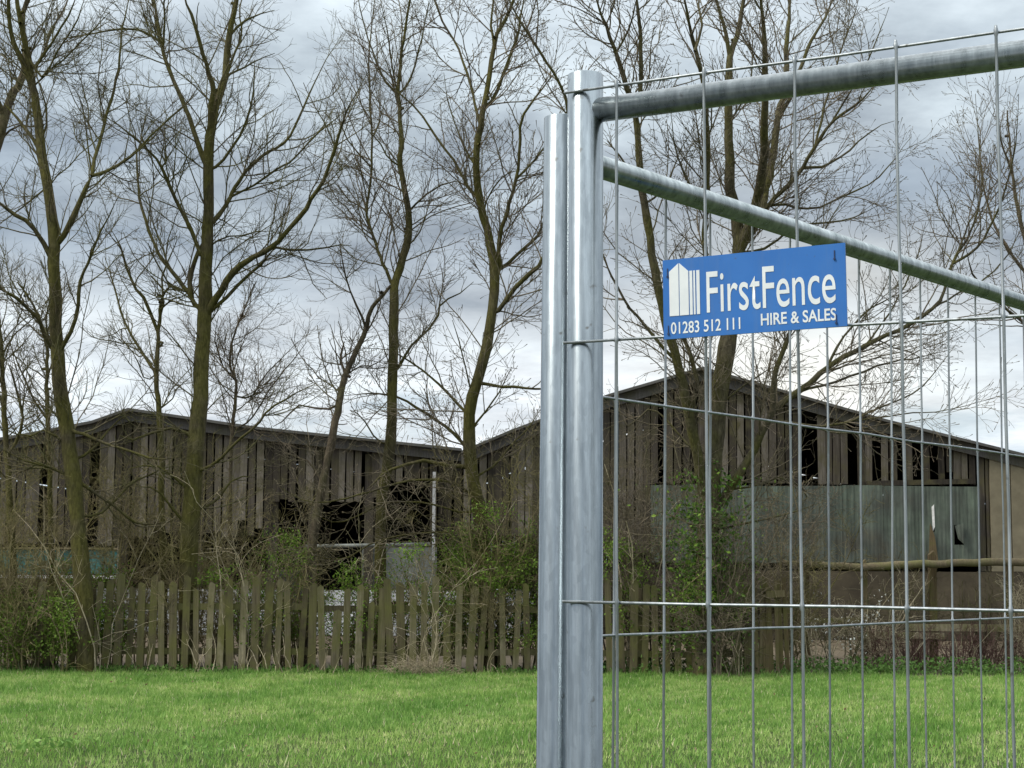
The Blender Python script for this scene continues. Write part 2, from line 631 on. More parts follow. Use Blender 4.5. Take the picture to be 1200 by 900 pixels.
def make_tree(name, Y, branches, label, cat='tree', group=None, mat='bark_grey', tw='twig_brown', dens=1.0, lowlim=None, up=.06,
              tip=None, dspread=.45, fine=1.0, l1=(.5, 1.5), wscale=1.0):
    br = [(Q, w * wscale) for Q, w in traced(branches, Y, dspread)]
    b0 = br[0][0][0]
    root = empty(name, (b0[0], b0[1], 0), label, cat, group)
    tb = Tubes()
    Q, w = br[0]
    Q = np.vstack([Q[0] - np.array([0, 0, .12]), Q])
    Q[0, 2] = min(Q[0, 2], -.05)
    w = np.concatenate([[w[0] * 1.15], w])
    tb.add(Q, w, 14)
    # short broken stubs and knots on the trunk
    K, KR = sprout(Q[None, 2:], w[None, 2:], .9, .05, .22, 4, (55, 95), 0, .15, .02, .009, .3, .12, None, False)
    tb.add(K, KR, 5)
    K, KR = sprout(Q[None, 2:], w[None, 2:], .9, .06, .09, 4, (75, 100), 0, .1, .05, .03, .6, .05, None, False)
    tb.add(K, KR, 6)
    for Q, w in br[1:]:
        tb.add(Q, w, 8 if w[0] > .03 else 6)
    tb.build('trunk', mat, root)
    cr = Tubes()
    L1P, L1R = [], []
    for bi, (Q, w) in enumerate(br):
        q, r = Q, w
        # only the upper part of a trunk carries twigs
        if bi == 0:
            z0 = lowlim if lowlim is not None else 2.2
            k = np.argmax(Q[:, 2] > z0)
            q, r = Q[k:], w[k:]
        if len(q) < 3:
            continue
        ln = np.linalg.norm(np.diff(q, axis=0), axis=1).sum()
        thick = r.mean() > .05
        A, B = sprout(q[None], r[None], (3.0 if thick else 5.2) * dens, l1[0] * 1.1, l1[1] * 1.35, 9, (25, 60), up, .13, .0105, .0036, .55, .06)
        L1P.append(A)
        L1R.append(B)
    L1P, L1R = np.concatenate(L1P), np.concatenate(L1R)
    cr.add(L1P, L1R, 4)
    A2, B2 = sprout(L1P, L1R, 7.4 * dens * fine, .3, 1.0, 6, (25, 60), up, .16, .005, .0028, .7, .1)
    cr.add(A2, B2, 3)
    A3, B3 = sprout(A2, B2, 7.6 * dens * fine, .12, .5, 4, (25, 60), up, .17, .0032, .0022, .8, .12, tip)
    cr.add(A3, B3, 3)
    cr.build('twigs', tw, root)
    return root, br


def bush_stems(cx, cy, h, n, spread, lean=0, r=.012, npts=8, z0=0):
    az = rng.uniform(0, 2 * np.pi, n)
    rad = rng.uniform(0, .18, n)
    p = np.stack([cx + rad * np.cos(az), cy + rad * np.sin(az), np.full(n, z0 - .04)], 1)
    tilt = rng.uniform(.05, 1, n) * spread
    d = norm(np.stack([np.cos(az) * tilt + lean, np.sin(az) * tilt, np.ones(n)], 1))
    Ls = h * rng.uniform(.6, 1.1, n)
    pts = [p]
    for j in range(npts - 1):
        p = p + d * (Ls / (npts - 1))[:, None]
        pts.append(p)
        d = norm(d + rng.normal(size=(n, 3)) * .16 + np.array([0, 0, .04]))
    P = np.stack(pts, 1)
    W = np.linspace(1, .35, npts)[None] * (r * rng.uniform(.6, 1.2, n))[:, None]
    return P, W


def make_bush(name, x, y, h, label, n=7, spread=.45, mat='twig_moss', leaf=None, nleaf=0, lsize=.035, zr=(.2, 1), group=None,
              cat='shrub', dens=1.0, lean=0, r=.012, l1=(.4, 1.1), up=.03):
    root = empty(name, (x, y, 0), label, cat, group)
    tb = Tubes()
    P, W = bush_stems(x, y, h, n, spread, lean, r)
    tb.add(P, W, 5)
    A, B = sprout(P, W, 4.4 * dens, l1[0] * min(1, h / 2.2), l1[1] * min(1, h / 2.2), 6, (30, 75), up, .18, .008, .0036, .6, .1)
    tb.add(A, B, 3)
    A2, B2 = sprout(A, B, 4.8 * dens, .15, .5, 4, (30, 70), up, .2, .0045, .003, .8, .1)
    tb.add(A2, B2, 3)
    tb.build('stems', mat, root)
    if leaf and nleaf:
        src = np.concatenate([A.reshape(-1, 3), A2.reshape(-1, 3), P[:, 2:].reshape(-1, 3)])
        src = src[(src[:, 2] > zr[0] * h) & (src[:, 2] < zr[1] * h)]
        if len(src):
            # leaves gather in clusters along the twigs
            hub = src[rng.integers(0, len(src), max(8, nleaf // 9))]
            c = hub[rng.integers(0, len(hub), nleaf)] + rng.normal(size=(nleaf, 3)) * .06
            c[:, 2] = np.maximum(c[:, 2], .03)
            leaf_mesh('foliage', c, lsize, leaf, root)
    return root


# ------------------------------------------------------------------ ground
def sheet(name, x0, x1, y0, y1, z, mat, nx=2, ny=2, amp=0):
    xs, ys = np.linspace(x0, x1, nx), np.linspace(y0, y1, ny)
    X, Yg = np.meshgrid(xs, ys)
    Z = np.full_like(X, z)
    if amp:
        Z += amp * (np.sin(X * 1.7 + Yg * .9) * np.sin(Yg * 1.3 - X * .4) + .5 * np.sin(X * 4.1 + 1) * np.sin(Yg * 3.3))
    V = np.stack([X, Yg, Z], -1).reshape(-1, 3)
    idx = np.arange(nx * ny).reshape(ny, nx)
    q = np.stack([idx[:-1, :-1], idx[:-1, 1:], idx[1:, 1:], idx[1:, :-1]], -1).reshape(-1)
    return link(raw_mesh(name, V, np.full((nx - 1) * (ny - 1), 4), q, True), name, mat)


FY = 22.0      # the picket fence line
tag(sheet('ground', -500, 500, -300, 900, -.012, 'soil'), kind='structure')
LAWN_END = 22.25
tag(sheet('lawn', -40, 40, -15, LAWN_END, -.004, 'lawn_mat', 120, 80, .0), kind='structure')

# grass blades
n = 330000
yy = 10.2 + (LAWN_END + .12 - 10.2) * np.sqrt(rng.uniform(0, 1, n)) ** 1.05
xx = rng.uniform(-1, 1, n) * (yy * .335 + 1.6)
edge = LAWN_END - .18 + .13 * np.sin(xx * 1.9) + .1 * np.sin(xx * 5.3 + 1) + rng.normal(size=n) * .06
keep = yy < edge
xx, yy = xx[keep], yy[keep]
n = len(xx)
def waves(lo, hi, k):
    v = np.zeros(n)
    for _ in range(k):
        a_ = rng.uniform(0, 2 * np.pi)
        q = 2 * np.pi / rng.uniform(lo, hi)
        v += np.sin((xx * np.cos(a_) + yy * np.sin(a_)) * q + rng.uniform(0, 6.28))
    return np.clip(.5 + v / math.sqrt(k) * .36, 0, 1)


tuft = waves(.9, 2.6, 12)
tuft2 = waves(.16, .5, 16)
h = .018 + .02 * rng.uniform(0, 1, n) + .03 * tuft * rng.uniform(.3, 1, n) + .075 * np.maximum(tuft2 - .35, 0) * rng.uniform(.2, 1.3, n)
h *= np.where(rng.uniform(0, 1, n) > .985, 1.5, .88)
near_fence = np.clip((yy - (LAWN_END - 1.0)) / .8, 0, 1)
h *= 1 + 1.3 * near_fence * rng.uniform(0, 1, n) * tuft2
az = rng.uniform(0, 2 * np.pi, n)
wd = rng.uniform(.0028, .0068, n)
lean = rng.uniform(.15, .9, n)
la = rng.uniform(0, 2 * np.pi, n)
bx = np.cos(az) * wd
by = np.sin(az) * wd
z0 = np.full(n, -.01)
A = np.stack([xx - bx, yy - by, z0], 1)
B = np.stack([xx + bx, yy + by, z0], 1)
C = np.stack([xx + np.cos(la) * h * lean, yy + np.sin(la) * h * lean, h], 1)
V = np.stack([A, B, C], 1).reshape(-1, 3)
tt = np.clip(.5 - .55 * (tuft2 - .5) - .4 * (tuft - .5) + rng.normal(size=n) * .17, 0, .9)
tt = np.where(rng.uniform(0, 1, n) > .975, 1, tt)
tag(link(raw_mesh('grass', V, np.full(n, 3), np.arange(3 * n), False, np.repeat(tt, 3)), 'grass', 'grass_blade'),
    'short green grass covering the field before the fence', 'grass', kind='stuff')

# ------------------------------------------------------------------ mesh fence panels
RT, RR, RW = .0194, .0133, .00155


def straight(p, q, r, sides=24, cap=True, n=2, wob=0):
    P = np.linspace(np.array(p), np.array(q), n)
    if wob:
        P[1:-1] += rng.normal(size=(n - 2, 3)) * wob
    t = Tubes()
    t.add(P, np.full(n, r), sides, cap)
    return t


def hollow_post(p0, p1, parent):
    """open-topped tube with a rim"""
    prof = [(RT - .0001, 0), (RT, .0), (RT, 1), (RT - .0006, 1.0004), (RT - .0022, 1.0004), (RT - .0026, 1), (RT - .0026, .9)]
    k = 40
    h_ = p1.z - p0.z
    V, Ls, Fn = [], [], []
    for r, z in prof:
        for i in range(k):
            a = 2 * math.pi * i / k
            V.append((p0.x + r * math.cos(a), p0.y + r * math.sin(a), p0.z + z * h_))
    for j in range(len(prof) - 1):
        for i in range(k):
            Ls += [j * k + i, j * k + (i + 1) % k, (j + 1) * k + (i + 1) % k, (j + 1) * k + i]
            Fn.append(4)
    me = raw_mesh('post', np.array(V), Fn, np.array(Ls), True)
    me.set_sharp_from_angle(angle=R(40))
    return link(me, 'post', 'galvanised_tube', parent)


def fence_panel(top_px, Y0, ang, sgn, wire_side, s0, pitch, rail_drop, wire_drop, label, lean=0.0):
    top = at(*top_px, Y0)
    base = Vector((top.x, top.y, 0))
    root = empty('mesh_fence_panel', base, label, 'fence panel', 'temporary mesh fence panels')
    d = Vector((math.sin(R(ang)), sgn * math.cos(R(ang)), 0))
    nrm = Vector((-d.y, d.x, 0))
    if nrm.dot(-base) < 0:
        nrm = -nrm
    nrm = nrm * wire_side
    Wd = 3.42
    hollow_post(base, top, root)
    hollow_post(base + d * Wd, Vector(((base + d * Wd).x, (base + d * Wd).y, top.z)), root)
    zr = top.z - rail_drop
    up = Vector((0, 0, 1))
    a, b = base + d * .004, base + d * (Wd - .004)
    straight(a + up * zr, b + up * zr, RR).build('top_rail', 'galvanised_rail', root)
    straight(a + up * .2, b + up * .2, RR).build('bottom_rail', 'galvanised_rail', root)
    # weld beads round the ends of the top rail
    hz = Vector((-d.y, d.x, 0))
    for end, sg in ((base, 1), (base + d * Wd, -1)):
        ring = []
        for q in range(41):
            a_ = 2 * math.pi * q / 40
            hh_ = (RR + .0008) * math.cos(a_)
            ring.append(end + up * (zr + (RR + .0008) * math.sin(a_)) + hz * hh_ + d * sg * math.sqrt(max(RT * RT - hh_ * hh_, 1e-8)))
        rw = np.array([.0017 + .0007 * math.sin(q * 2.1) + random.uniform(-.0003, .0003) for q in range(41)])
        rw[40] = rw[0]
        tw_ = Tubes()
        tw_.add(np.array([tuple(v) for v in ring]), rw, 8)
        tw_.build('weld_bead', 'galvanised_rail', root)
    off = nrm * (RT + RW * .8)
    zt = top.z - wire_drop
    for i in range(7):
        z = zt - i * .2725
        straight(base + off - d * RT * (.8 if wire_side > 0 else .2) + up * z, base + off + d * (Wd + RT * .95) + up * z, RW, 8, True, 24, .0006).build('horizontal_wire', 'galvanised_wire', root)
        # weld blobs where the wire meets the post
    off2 = nrm * (RT + RW * 2.5)
    k = 0
    s = s0
    while s < Wd - .03:
        p = base + off2 + d * (s + random.gauss(0, .0012))
        q = p + d * random.gauss(0, .002)
        # weld lumps where the wires cross
        zs, rs = [zt + .006], [RW]
        for c_ in range(7):
            zc_ = zt - c_ * .2725
            if c_:
                for f_ in (.33, .66):
                    zs.append(zc_ + .2725 * (1 - f_))
                    rs.append(RW)
            for dz_, k_ in ((.0045, 1), (.0018, 1.45), (-.0018, 1.45), (-.0045, 1)):
                zs.append(zc_ + dz_)
                rs.append(RW * k_)
        zs.append(.17)
        rs.append(RW)
        pp_ = np.array([tuple(p.lerp(q, (zt - z_) / zt) + up * z_) for z_ in zs])
        pp_[:, :2] += rng.normal(size=(1, 2)) * .0004
        for c_ in range(len(zs)):
            if rs[c_] == RW and 0 < c_ < len(zs) - 1:
                pp_[c_, :2] += rng.normal(size=2) * .0003
        t_ = Tubes()
        t_.add(pp_, np.array(rs), 8, True)
        t_.build('vertical_wire', 'galvanised_wire', root)
        s += pitch
    root.rotation_euler = (0, lean, 0)
    root.location.x -= math.sin(lean) * top.z
    return root, base, d, nrm, top


P1 = fence_panel((686, 89), 1.72, 62.5, -1, 1, .0455, .0993, .040, .0225,
                 'galvanised mesh fence panel carrying the blue sign, its rail rising to the right')
P2 = fence_panel((658, 139), 1.762, 40.0, 1, -1, .139, .0993, .0405, .0285,
                 'galvanised mesh fence panel behind the blue sign, its rail sloping away to the right', R(.45))

# sign
root1, base1, d1, n1_, top1 = P1
sp0 = base1 + n1_ * (RT + RW * 4.2)
TL = on_plane(777.5, 306, sp0, n1_)
BR = on_plane(991, 383, sp0, n1_)
TR = on_plane(991, 284.5, sp0, n1_)
BL = on_plane(779, 398, sp0, n1_)
zt_, zb_ = (TL.z + TR.z) / 2, (BL.z + BR.z) / 2
sW = (TR - TL).dot(d1)
sH = zt_ - zb_
s_org = TL + (d1 * ((BL - TL).dot(d1) * .5))
s_org.z = zb_
# tilt of the sign within the panel plane (it hangs slightly off level)
tilt = math.atan2(((TR.z - TL.z) + (BR.z - BL.z)) / 2, sW)
s_org.z = BL.z
sign = empty('fence_sign', s_org, 'blue rectangular sign with white lettering tied to the nearer mesh panel', 'sign')
ex = (d1 * math.cos(tilt) + Vector((0, 0, 1)) * math.sin(tilt)).normalized()
ez = n1_.cross(ex)
if ez.z < 0:
    ez = -ez
ey = n1_


def spt(u, v, w=0):
    """sign coordinates: u, v from 0 to 1, w metres towards the viewer"""
    return s_org + ex * (u * sW) + ez * (v * sH) + ey * w


b = Boxes()
b.hexa([spt(0, 0, -.0012), spt(1, 0, -.0012), spt(1, 1, -.0012), spt(0, 1, -.0012), spt(0, 0, .0012), spt(1, 0, .0012), spt(1, 1, .0012), spt(0, 1, .0012)])
b.build('board', 'sign_blue', sign)


def lettering(text, u0, u1, v0, v1, off, name='lettering'):
    cu = bpy.data.curves.new('text', 'FONT')
    cu.body = text
    cu.offset = off
    cu.resolution_u = 6
    cu.space_character = 1.0
    to = bpy.data.objects.new('text', cu)
    COL.objects.link(to)
    bpy.context.view_layer.update()
    me = bpy.data.meshes.new_from_object(to.evaluated_get(bpy.context.evaluated_depsgraph_get()))
    bpy.data.objects.remove(to)
    co = np.empty(len(me.vertices) * 3, np.float32)
    me.vertices.foreach_get('co', co)
    co = co.reshape(-1, 3)
    x0, x1 = co[:, 0].min(), co[:, 0].max()
    y0 = 0.0
    y1 = .73      # cap height of the built-in face
    U = u0 + (co[:, 0] - x0) / (x1 - x0) * (u1 - u0)
    Vv = v0 + (co[:, 1] - y0) / (y1 - y0) * (v1 - v0)
    W = np.array([spt(a, c, .0016) for a, c in zip(U, Vv)], np.float32)
    me.vertices.foreach_set('co', W.ravel())
    me.update()
    me.materials.clear()
    return link(me, name, 'sign_white', sign)


lettering('FirstFence', .248, .946, .295, .835, .002)
lettering('01283 512 111', .043, .432, .062, .212, .012)
lettering('HIRE & SALES', .545, .946, .085, .232, .018)
b = Boxes()


def quad_s(pts):
    b.prism([spt(u, v, .0013) for u, v in pts], ey * .0004)


quad_s([(.037, .285), (.091, .285), (.091, .945), (.037, .845)])
quad_s([(.0955, .285), (.147, .285), (.147, .835), (.0955, .945)])
quad_s([(.153, .285), (.169, .285), (.169, .835), (.153, .835)])
quad_s([(.175, .285), (.185, .285), (.185, .835), (.175, .835)])
quad_s([(.192, .285), (.21, .285), (.21, .835), (.192, .835)])
b.build('logo', 'sign_white', sign)
for u, v in ((.028, .84), (.028, .12), (.945, .87), (.945, .1)):
    b = Boxes()
    b.board(spt(u, v + .05, .0016), spt(u, v - .04, .0016), .0009, .0008, ey)
    c0 = spt(u, v - .055, .002)
    b.board(c0 - ez * .0009, c0 + ez * .0009, .0018, .0016, ey)
    b.build('cable_tie', 'cable_tie', sign)

# ------------------------------------------------------------------ barns
def roofline(pts, x):
    for (xa, za), (xb, zb) in zip(pts, pts[1:]):
        if xa <= x <= xb:
            return za + (zb - za) * (x - xa) / (xb - xa)
    return pts[0][1] if x < pts[0][0] else pts[-1][1]


def roof_and_fascia(line, Yf, depth, root, fas=.2, over=.22):
    b = Boxes()
    up = [Vector((x, Yf - over, z)) for x, z in line]
    lo = [Vector((x, Yf - over, z - .055)) for x, z in reversed(line)]
    b.prism(up + lo, (0, depth + over, 0))
    b.build('roof', 'roof_sheet', root)
    for (xa, za), (xb, zb) in zip(line, line[1:]):
        b = Boxes()
        g = .0
        b.prism([Vector((xa, Yf - .085, za - .06)), Vector((xb - g, Yf - .085, zb - .06)), Vector((xb - g, Yf - .085, zb - .06 - fas)), Vector((xa, Yf - .085, za - .06 - fas))], (0, .035, 0), random.uniform(.3, .7))
        b.build('bargeboard', 'fascia_wood', root)


def boards(line, Yf, x0, x1, bottom, pitch, wid, missing, root, jag=.03, top_off=.1, name='boarding'):
    b = Boxes()
    x = x0
    while x < x1:
        w = wid * random.uniform(.85, 1.08)
        xm = x + w / 2
        zb = bottom(xm)
        zt = roofline(line, xm) - top_off
        if zb is not None and not missing(xm):
            zz = zb + random.uniform(-jag, jag)
            if random.random() < .06:
                zz += random.uniform(0, .35)
            dy = random.uniform(0, .012)
            tl = random.gauss(0, .012)
            b.board((xm + tl, Yf + dy, zz), (xm, Yf + dy, zt), w, .02, Vector((0, 1, 0)), random.uniform(0, 1))
        x += pitch * random.uniform(.93, 1.07)
    return b.build(name, 'barn_boards', root)


def px2(px, py, Y):
    p = at(px, py, Y)
    return p.x, p.z


# barn one
Y1 = 33.0
line1 = [px2(-150, 533, Y1), px2(15, 512, Y1), px2(110, 494, Y1), px2(153, 479, Y1), px2(304, 501, Y1), px2(541, 526, Y1)]
barn1 = empty('barn', (-6, Y1, 0), 'long low weathered timber barn behind the left trees with a dark open front', 'barn', 'old timber barns')
roof_and_fascia(line1, Y1, 15, barn1, .2)


def bx(px):
    return at(px, 600, Y1).x


def bz(py):
    return at(300, py, Y1).z


def bottom1(x):
    if x < bx(143):
        return bz(638)
    if x < bx(232):
        return bz(628)
    if x < bx(322):
        return bz(626)
    if x < bx(366):
        return bz(586)
    if x < bx(455):
        return bz(590)
    if x < bx(502):
        return bz(560)
    return bz(625)


boards(line1, Y1, line1[0][0] + .02, line1[-1][0] - .04, bottom1, .166, .146,
       lambda x: random.random() < .035 or bx(354) < x < bx(361), barn1, .06, .1)
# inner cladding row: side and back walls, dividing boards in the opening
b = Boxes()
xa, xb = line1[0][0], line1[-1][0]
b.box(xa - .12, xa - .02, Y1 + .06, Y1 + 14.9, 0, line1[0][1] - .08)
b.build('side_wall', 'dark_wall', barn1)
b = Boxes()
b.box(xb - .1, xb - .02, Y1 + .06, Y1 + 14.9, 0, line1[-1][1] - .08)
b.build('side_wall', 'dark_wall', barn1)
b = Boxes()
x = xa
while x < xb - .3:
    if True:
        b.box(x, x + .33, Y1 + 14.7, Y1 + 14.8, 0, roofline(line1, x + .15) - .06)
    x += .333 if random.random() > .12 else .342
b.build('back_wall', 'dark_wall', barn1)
# low pale block wall in front of the opening
b = Boxes()
course = .225
for r_ in range(4):
    x = bx(100) - (.2 if r_ % 2 else 0)
    while x < bx(640):
        if random.random() > .05:
            dy = random.uniform(0, .012)
            b.box(x, x + .43, Y1 - .42 + dy, Y1 - .2, r_ * course, r_ * course + course - .012, random.random())
        x += .44
ob = b.build('block_wall', 'block_wall', barn1)
b = Boxes()
b.box(bx(-150), bx(99) - .03, Y1 - .4, Y1 - .2, 0, bz(679))
b.build('lower_wall', 'brown_wall', barn1)
b = Boxes()
x = bx(-150)
while x < bx(143):
    w = min(.84, bx(143) - x)
    b.box(x, x + w - .006, Y1 - .12, Y1 - .105 + random.uniform(0, .008), bz(674), bz(646))
    x += .84
b.build('teal_sheeting', 'teal_sheet', barn1)
b = Boxes()
b.box(bx(-150), bx(142), Y1 - .16, Y1 - .123, bz(679.5), bz(675.5))
b.build('sill_rail', 'white_paint', barn1)
b = Boxes()
b.box(bx(-150), bx(142), Y1 - .16, Y1 - .123, bz(645), bz(643))
b.build('head_rail', 'rail_wood', barn1)
for pxs in (144, 232, 320, 366, 432):
    b = Boxes()
    b.box(bx(pxs) - .09, bx(pxs) + .09, Y1 + .05, Y1 + .2, 0, roofline(line1, bx(pxs)) - .3, .35)
    b.build('post', 'barn_boards', barn1)
b = Boxes()
b.box(bx(507), bx(510.5), Y1 - .13, Y1 - .05, bz(655), bz(552))
b.build('pale_post', 'steel_rail', barn1)
straight((bx(360), Y1 - .15, bz(640)), (bx(505), Y1 - .15, bz(636.5)), .04, 10).build('rail', 'grey_sheet', barn1)
b = Boxes()
b.box(bx(424), bx(512), Y1 + .22, Y1 + .24, bz(695), bz(640))
b.build('grey_sheeting', 'grey_sheet', barn1)
b = Boxes()
b.box(bx(300), bx(360), Y1 + 1.5, Y1 + 1.55, .2, bz(668))
b.build('feed_barrier', 'grey_sheet', barn1)

# barn two
Y2 = 32.4
line2 = [px2(541, 529, Y2), px2(600, 504, Y2), px2(712, 463, Y2), px2(822, 431, Y2), px2(940, 465, Y2), px2(1035, 492, Y2), px2(1200, 533, Y2), px2(1330, 566, Y2)]
barn2 = empty('barn', (4, Y2, 0), 'tall gabled timber barn behind the mesh fence with worn grey green sheeting', 'barn', 'old timber barns')
roof_and_fascia(line2, Y2, 15, barn2, .21)


def cx_(px):
    return at(px, 600, Y2).x


def cz(py):
    return at(900, py, Y2).z


def bottom2(x):
    if x < cx_(640):
        return cz(630)
    if x < cx_(762):
        return cz(650)
    if x < cx_(1146):
        return cz(567)
    return None


def miss2(x):
    if random.random() < .05:
        return True
    return any(cx_(a) < x < cx_(b_) for a, b_ in ((953, 963), (1027, 1038), (1051, 1061), (1076, 1081), (1090, 1094)))


boards(line2, Y2, line2[0][0] + .05, cx_(1146), bottom2, .158, .14, miss2, barn2, .02, .12)
b = Boxes()
xa, xb = line2[0][0], line2[-1][0]
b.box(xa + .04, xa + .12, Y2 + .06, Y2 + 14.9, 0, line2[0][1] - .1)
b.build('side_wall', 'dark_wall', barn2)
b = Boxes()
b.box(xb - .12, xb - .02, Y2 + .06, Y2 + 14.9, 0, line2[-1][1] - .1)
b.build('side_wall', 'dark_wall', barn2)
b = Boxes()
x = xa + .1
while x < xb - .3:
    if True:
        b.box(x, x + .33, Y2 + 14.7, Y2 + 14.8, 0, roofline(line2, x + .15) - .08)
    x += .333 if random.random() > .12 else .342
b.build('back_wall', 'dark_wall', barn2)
b = Boxes()
b.board((cx_(1015), Y2 - .04, cz(566)), (cx_(1143), Y2 - .04, cz(562.5)), .1, .05, Vector((0, 1, 0)), .1)
b.build('lintel', 'barn_boards', barn2)
# sheeting with a tear and a hole
b = Boxes()
cuts = sorted([762, 800, 846, 892, 940, 986, 1034, 1080, 1146])
for a, c in zip(cuts, cuts[1:]):
    z0, z1 = cz(659 + random.uniform(-1, 1)), cz(569 + random.uniform(-1.5, 1))
    yo = random.uniform(0, .02)
    if a == 1080:
        # outline with slit and hole: build as cells
        xs = [1080.3, 1090.5, 1093.5, 1116, 1127, 1146]
        ys = [569, 593, 614, 622, 637, 658]
        for i in range(5):
            for j in range(5):
                if (i == 1 and j in (1, 2)) or (i == 3 and j in (2, 3)):
                    continue
                b.box(cx_(xs[i]), cx_(xs[i + 1]), Y2 - .1, Y2 - .088, cz(ys[j + 1]), cz(ys[j]))
    else:
        b.box(cx_(a) + .003, cx_(c) - .003, Y2 - .1 + yo, Y2 - .088 + yo, z0, z1)
b.build('sheeting', 'worn_sheet', barn2)
b = Boxes()
b.prism([Vector((cx_(1090.2), Y2 - .108, cz(593))), Vector((cx_(1093), Y2 - .115, cz(590))), Vector((cx_(1093.5), Y2 - .112, cz(616))), Vector((cx_(1091), Y2 - .108, cz(622)))], (0, .004, 0))
b.build('pale_strip', 'white_paint', barn2)  # narrow pale strip standing over the slit in the sheeting
b = Boxes()
b.prism([Vector((cx_(1117), Y2 - .104, cz(615))), Vector((cx_(1126), Y2 - .16, cz(612))), Vector((cx_(1125), Y2 - .2, cz(636))), Vector((cx_(1120), Y2 - .13, cz(630)))], (0, .004, 0))
b.build('torn_flap', 'worn_sheet', barn2)
b = Boxes()
b.prism([Vector((cx_(1085), Y2 - .13, cz(660))), Vector((cx_(1097), Y2 - .13, cz(660))), Vector((cx_(1093), Y2 - .13, cz(628))), Vector((cx_(1088), Y2 - .13, cz(612)))], (0, .02, 0), .3)
b.build('patch_board', 'slab_wood', barn2)
for a, c in ((1147.5, 1154), (1155.5, 1159)):
    b = Boxes()
    b.box(cx_(a), cx_(c), Y2 - .02, Y2 + .05, cz(668), roofline(line2, cx_(a)) - .26, .5)
    b.build('corner_post', 'barn_boards', barn2)
b = Boxes()
for a, c in ((1160, 1183.5), (1184.5, 1329)):
    xa_, xc_ = cx_(a), cx_(c)
    b.prism([Vector((xa_, Y2 - .06, cz(668))), Vector((xc_, Y2 - .06, cz(668))), Vector((xc_, Y2 - .06, roofline(line2, xc_) - .1)), Vector((xa_, Y2 - .06, roofline(line2, xa_) - .1))], (0, .11, 0))
b.build('render_panel', 'render_panel', barn2)
b = Boxes()
b.box(cx_(700), cx_(1328), Y2 - .16, Y2 + .04, 0, cz(668.8))
b.build('base_wall', 'brown_wall', barn2)
b = Boxes()
b.box(cx_(545), cx_(700) - .01, Y2 - .25, Y2 - .1, 0, cz(692))
b.build('block_wall', 'block_wall', barn2)

# ------------------------------------------------------------------ picket fence
pf = empty('picket_fence', (-2, FY, 0), 'weathered mossy timber picket fence along the far edge of the grass', 'fence')
fx0, fx1 = at(-95, 787, FY).x, at(880, 787, FY).x
x = fx0
i = 0
while x < fx1:
    w = random.uniform(.074, .112)
    h_ = 1.225 + random.gauss(0, .045) + .035 * math.sin(i * .45) - (random.uniform(.1, .5) if random.random() < .05 else 0)
    if at(95, 787, FY).x > x and random.random() < .5:
        x += .155
        i += 1
        continue
    tl = random.gauss(0, .032)
    b = Boxes()
    a = Vector((x, FY + random.uniform(-.012, .0), -.03))
    top_c = a + Vector((tl * h_, random.gauss(0, .012), h_))
    hw = w / 2
    s1, s2 = random.uniform(.0, .035), random.uniform(.0, .035)
    e = Vector((hw, 0, 0))
    b.prism([a - e, a + e, top_c + e - Vector((0, 0, s1)), top_c + Vector((random.uniform(-.02, .02), 0, random.uniform(0, .015))), top_c - e - Vector((0, 0, s2))], (0, .02, 0), random.random())
    b.build('picket', 'picket_wood', pf)
    x += .1535 + random.gauss(0, .006)
    i += 1
for z in (.28, .87):
    b = Boxes()
    xr = fx0 - .1
    while xr < fx1:
        b.board((xr, FY + .047, z + random.gauss(0, .01)), (min(xr + 2.7, fx1 + .05), FY + .047, z + random.gauss(0, .01)), .085, .045, Vector((0, 1, 0)), random.uniform(0, .4))
        xr += 2.72
    b.build('rail', 'picket_wood', pf)
xr = fx0 + .4
while xr < fx1:
    b = Boxes()
    b.box(xr - .05, xr + .05, FY + .075, FY + .17, -.05, 1.12 + random.uniform(-.05, .05), random.uniform(.2, .5))
    b.build('post', 'picket_wood', pf, .006)
    xr += 1.85

# stack of tall slab boards ending the picket fence
sf = empty('slab_fence', (at(900, 787, 22.1).x, 22.1, 0), 'narrow stretch of rough upright slab boards at the end of the picket fence', 'fence')
b = Boxes()
x = at(882, 787, 22.1).x
while x < at(926, 787, 22.1).x:
    w = random.uniform(.045, .075)
    tl = random.gauss(0, .03)
    h_ = random.uniform(1.15, 1.36)
    b.board((x, 22.1 + random.uniform(-.02, .02), -.03), (x + tl, 22.1 + random.uniform(-.03, .03), h_), w, .025, Vector((0, 1, 0)), random.random())
    x += w + random.uniform(.002, .018)
b.build('slab_boards', 'slab_wood', sf)
b = Boxes()
b.board((at(880, 787, 22.1).x, 22.17, .85), (at(927, 787, 22.1).x, 22.17, .88), .09, .04, Vector((0, 1, 0)), .3)
b.build('rail', 'slab_wood', sf)
b = Boxes()
b.board((at(898, 787, 22.1).x, 22.05, 1.08), (at(920, 787, 22.1).x, 22.05, 1.1), .09, .03, Vector((0, 1, 0)), .9)
b.build('name_board', 'slab_wood', sf).name = 'patch_board'

# post and rail fence on the right
YR = 23.6
pr = empty('post_and_rail_fence', (at(1080, 760, YR).x, YR, 0), 'post and rail fence with a long round pole along its top before the gabled barn', 'fence')


def rz(px, py):
    return at(px, py, YR)


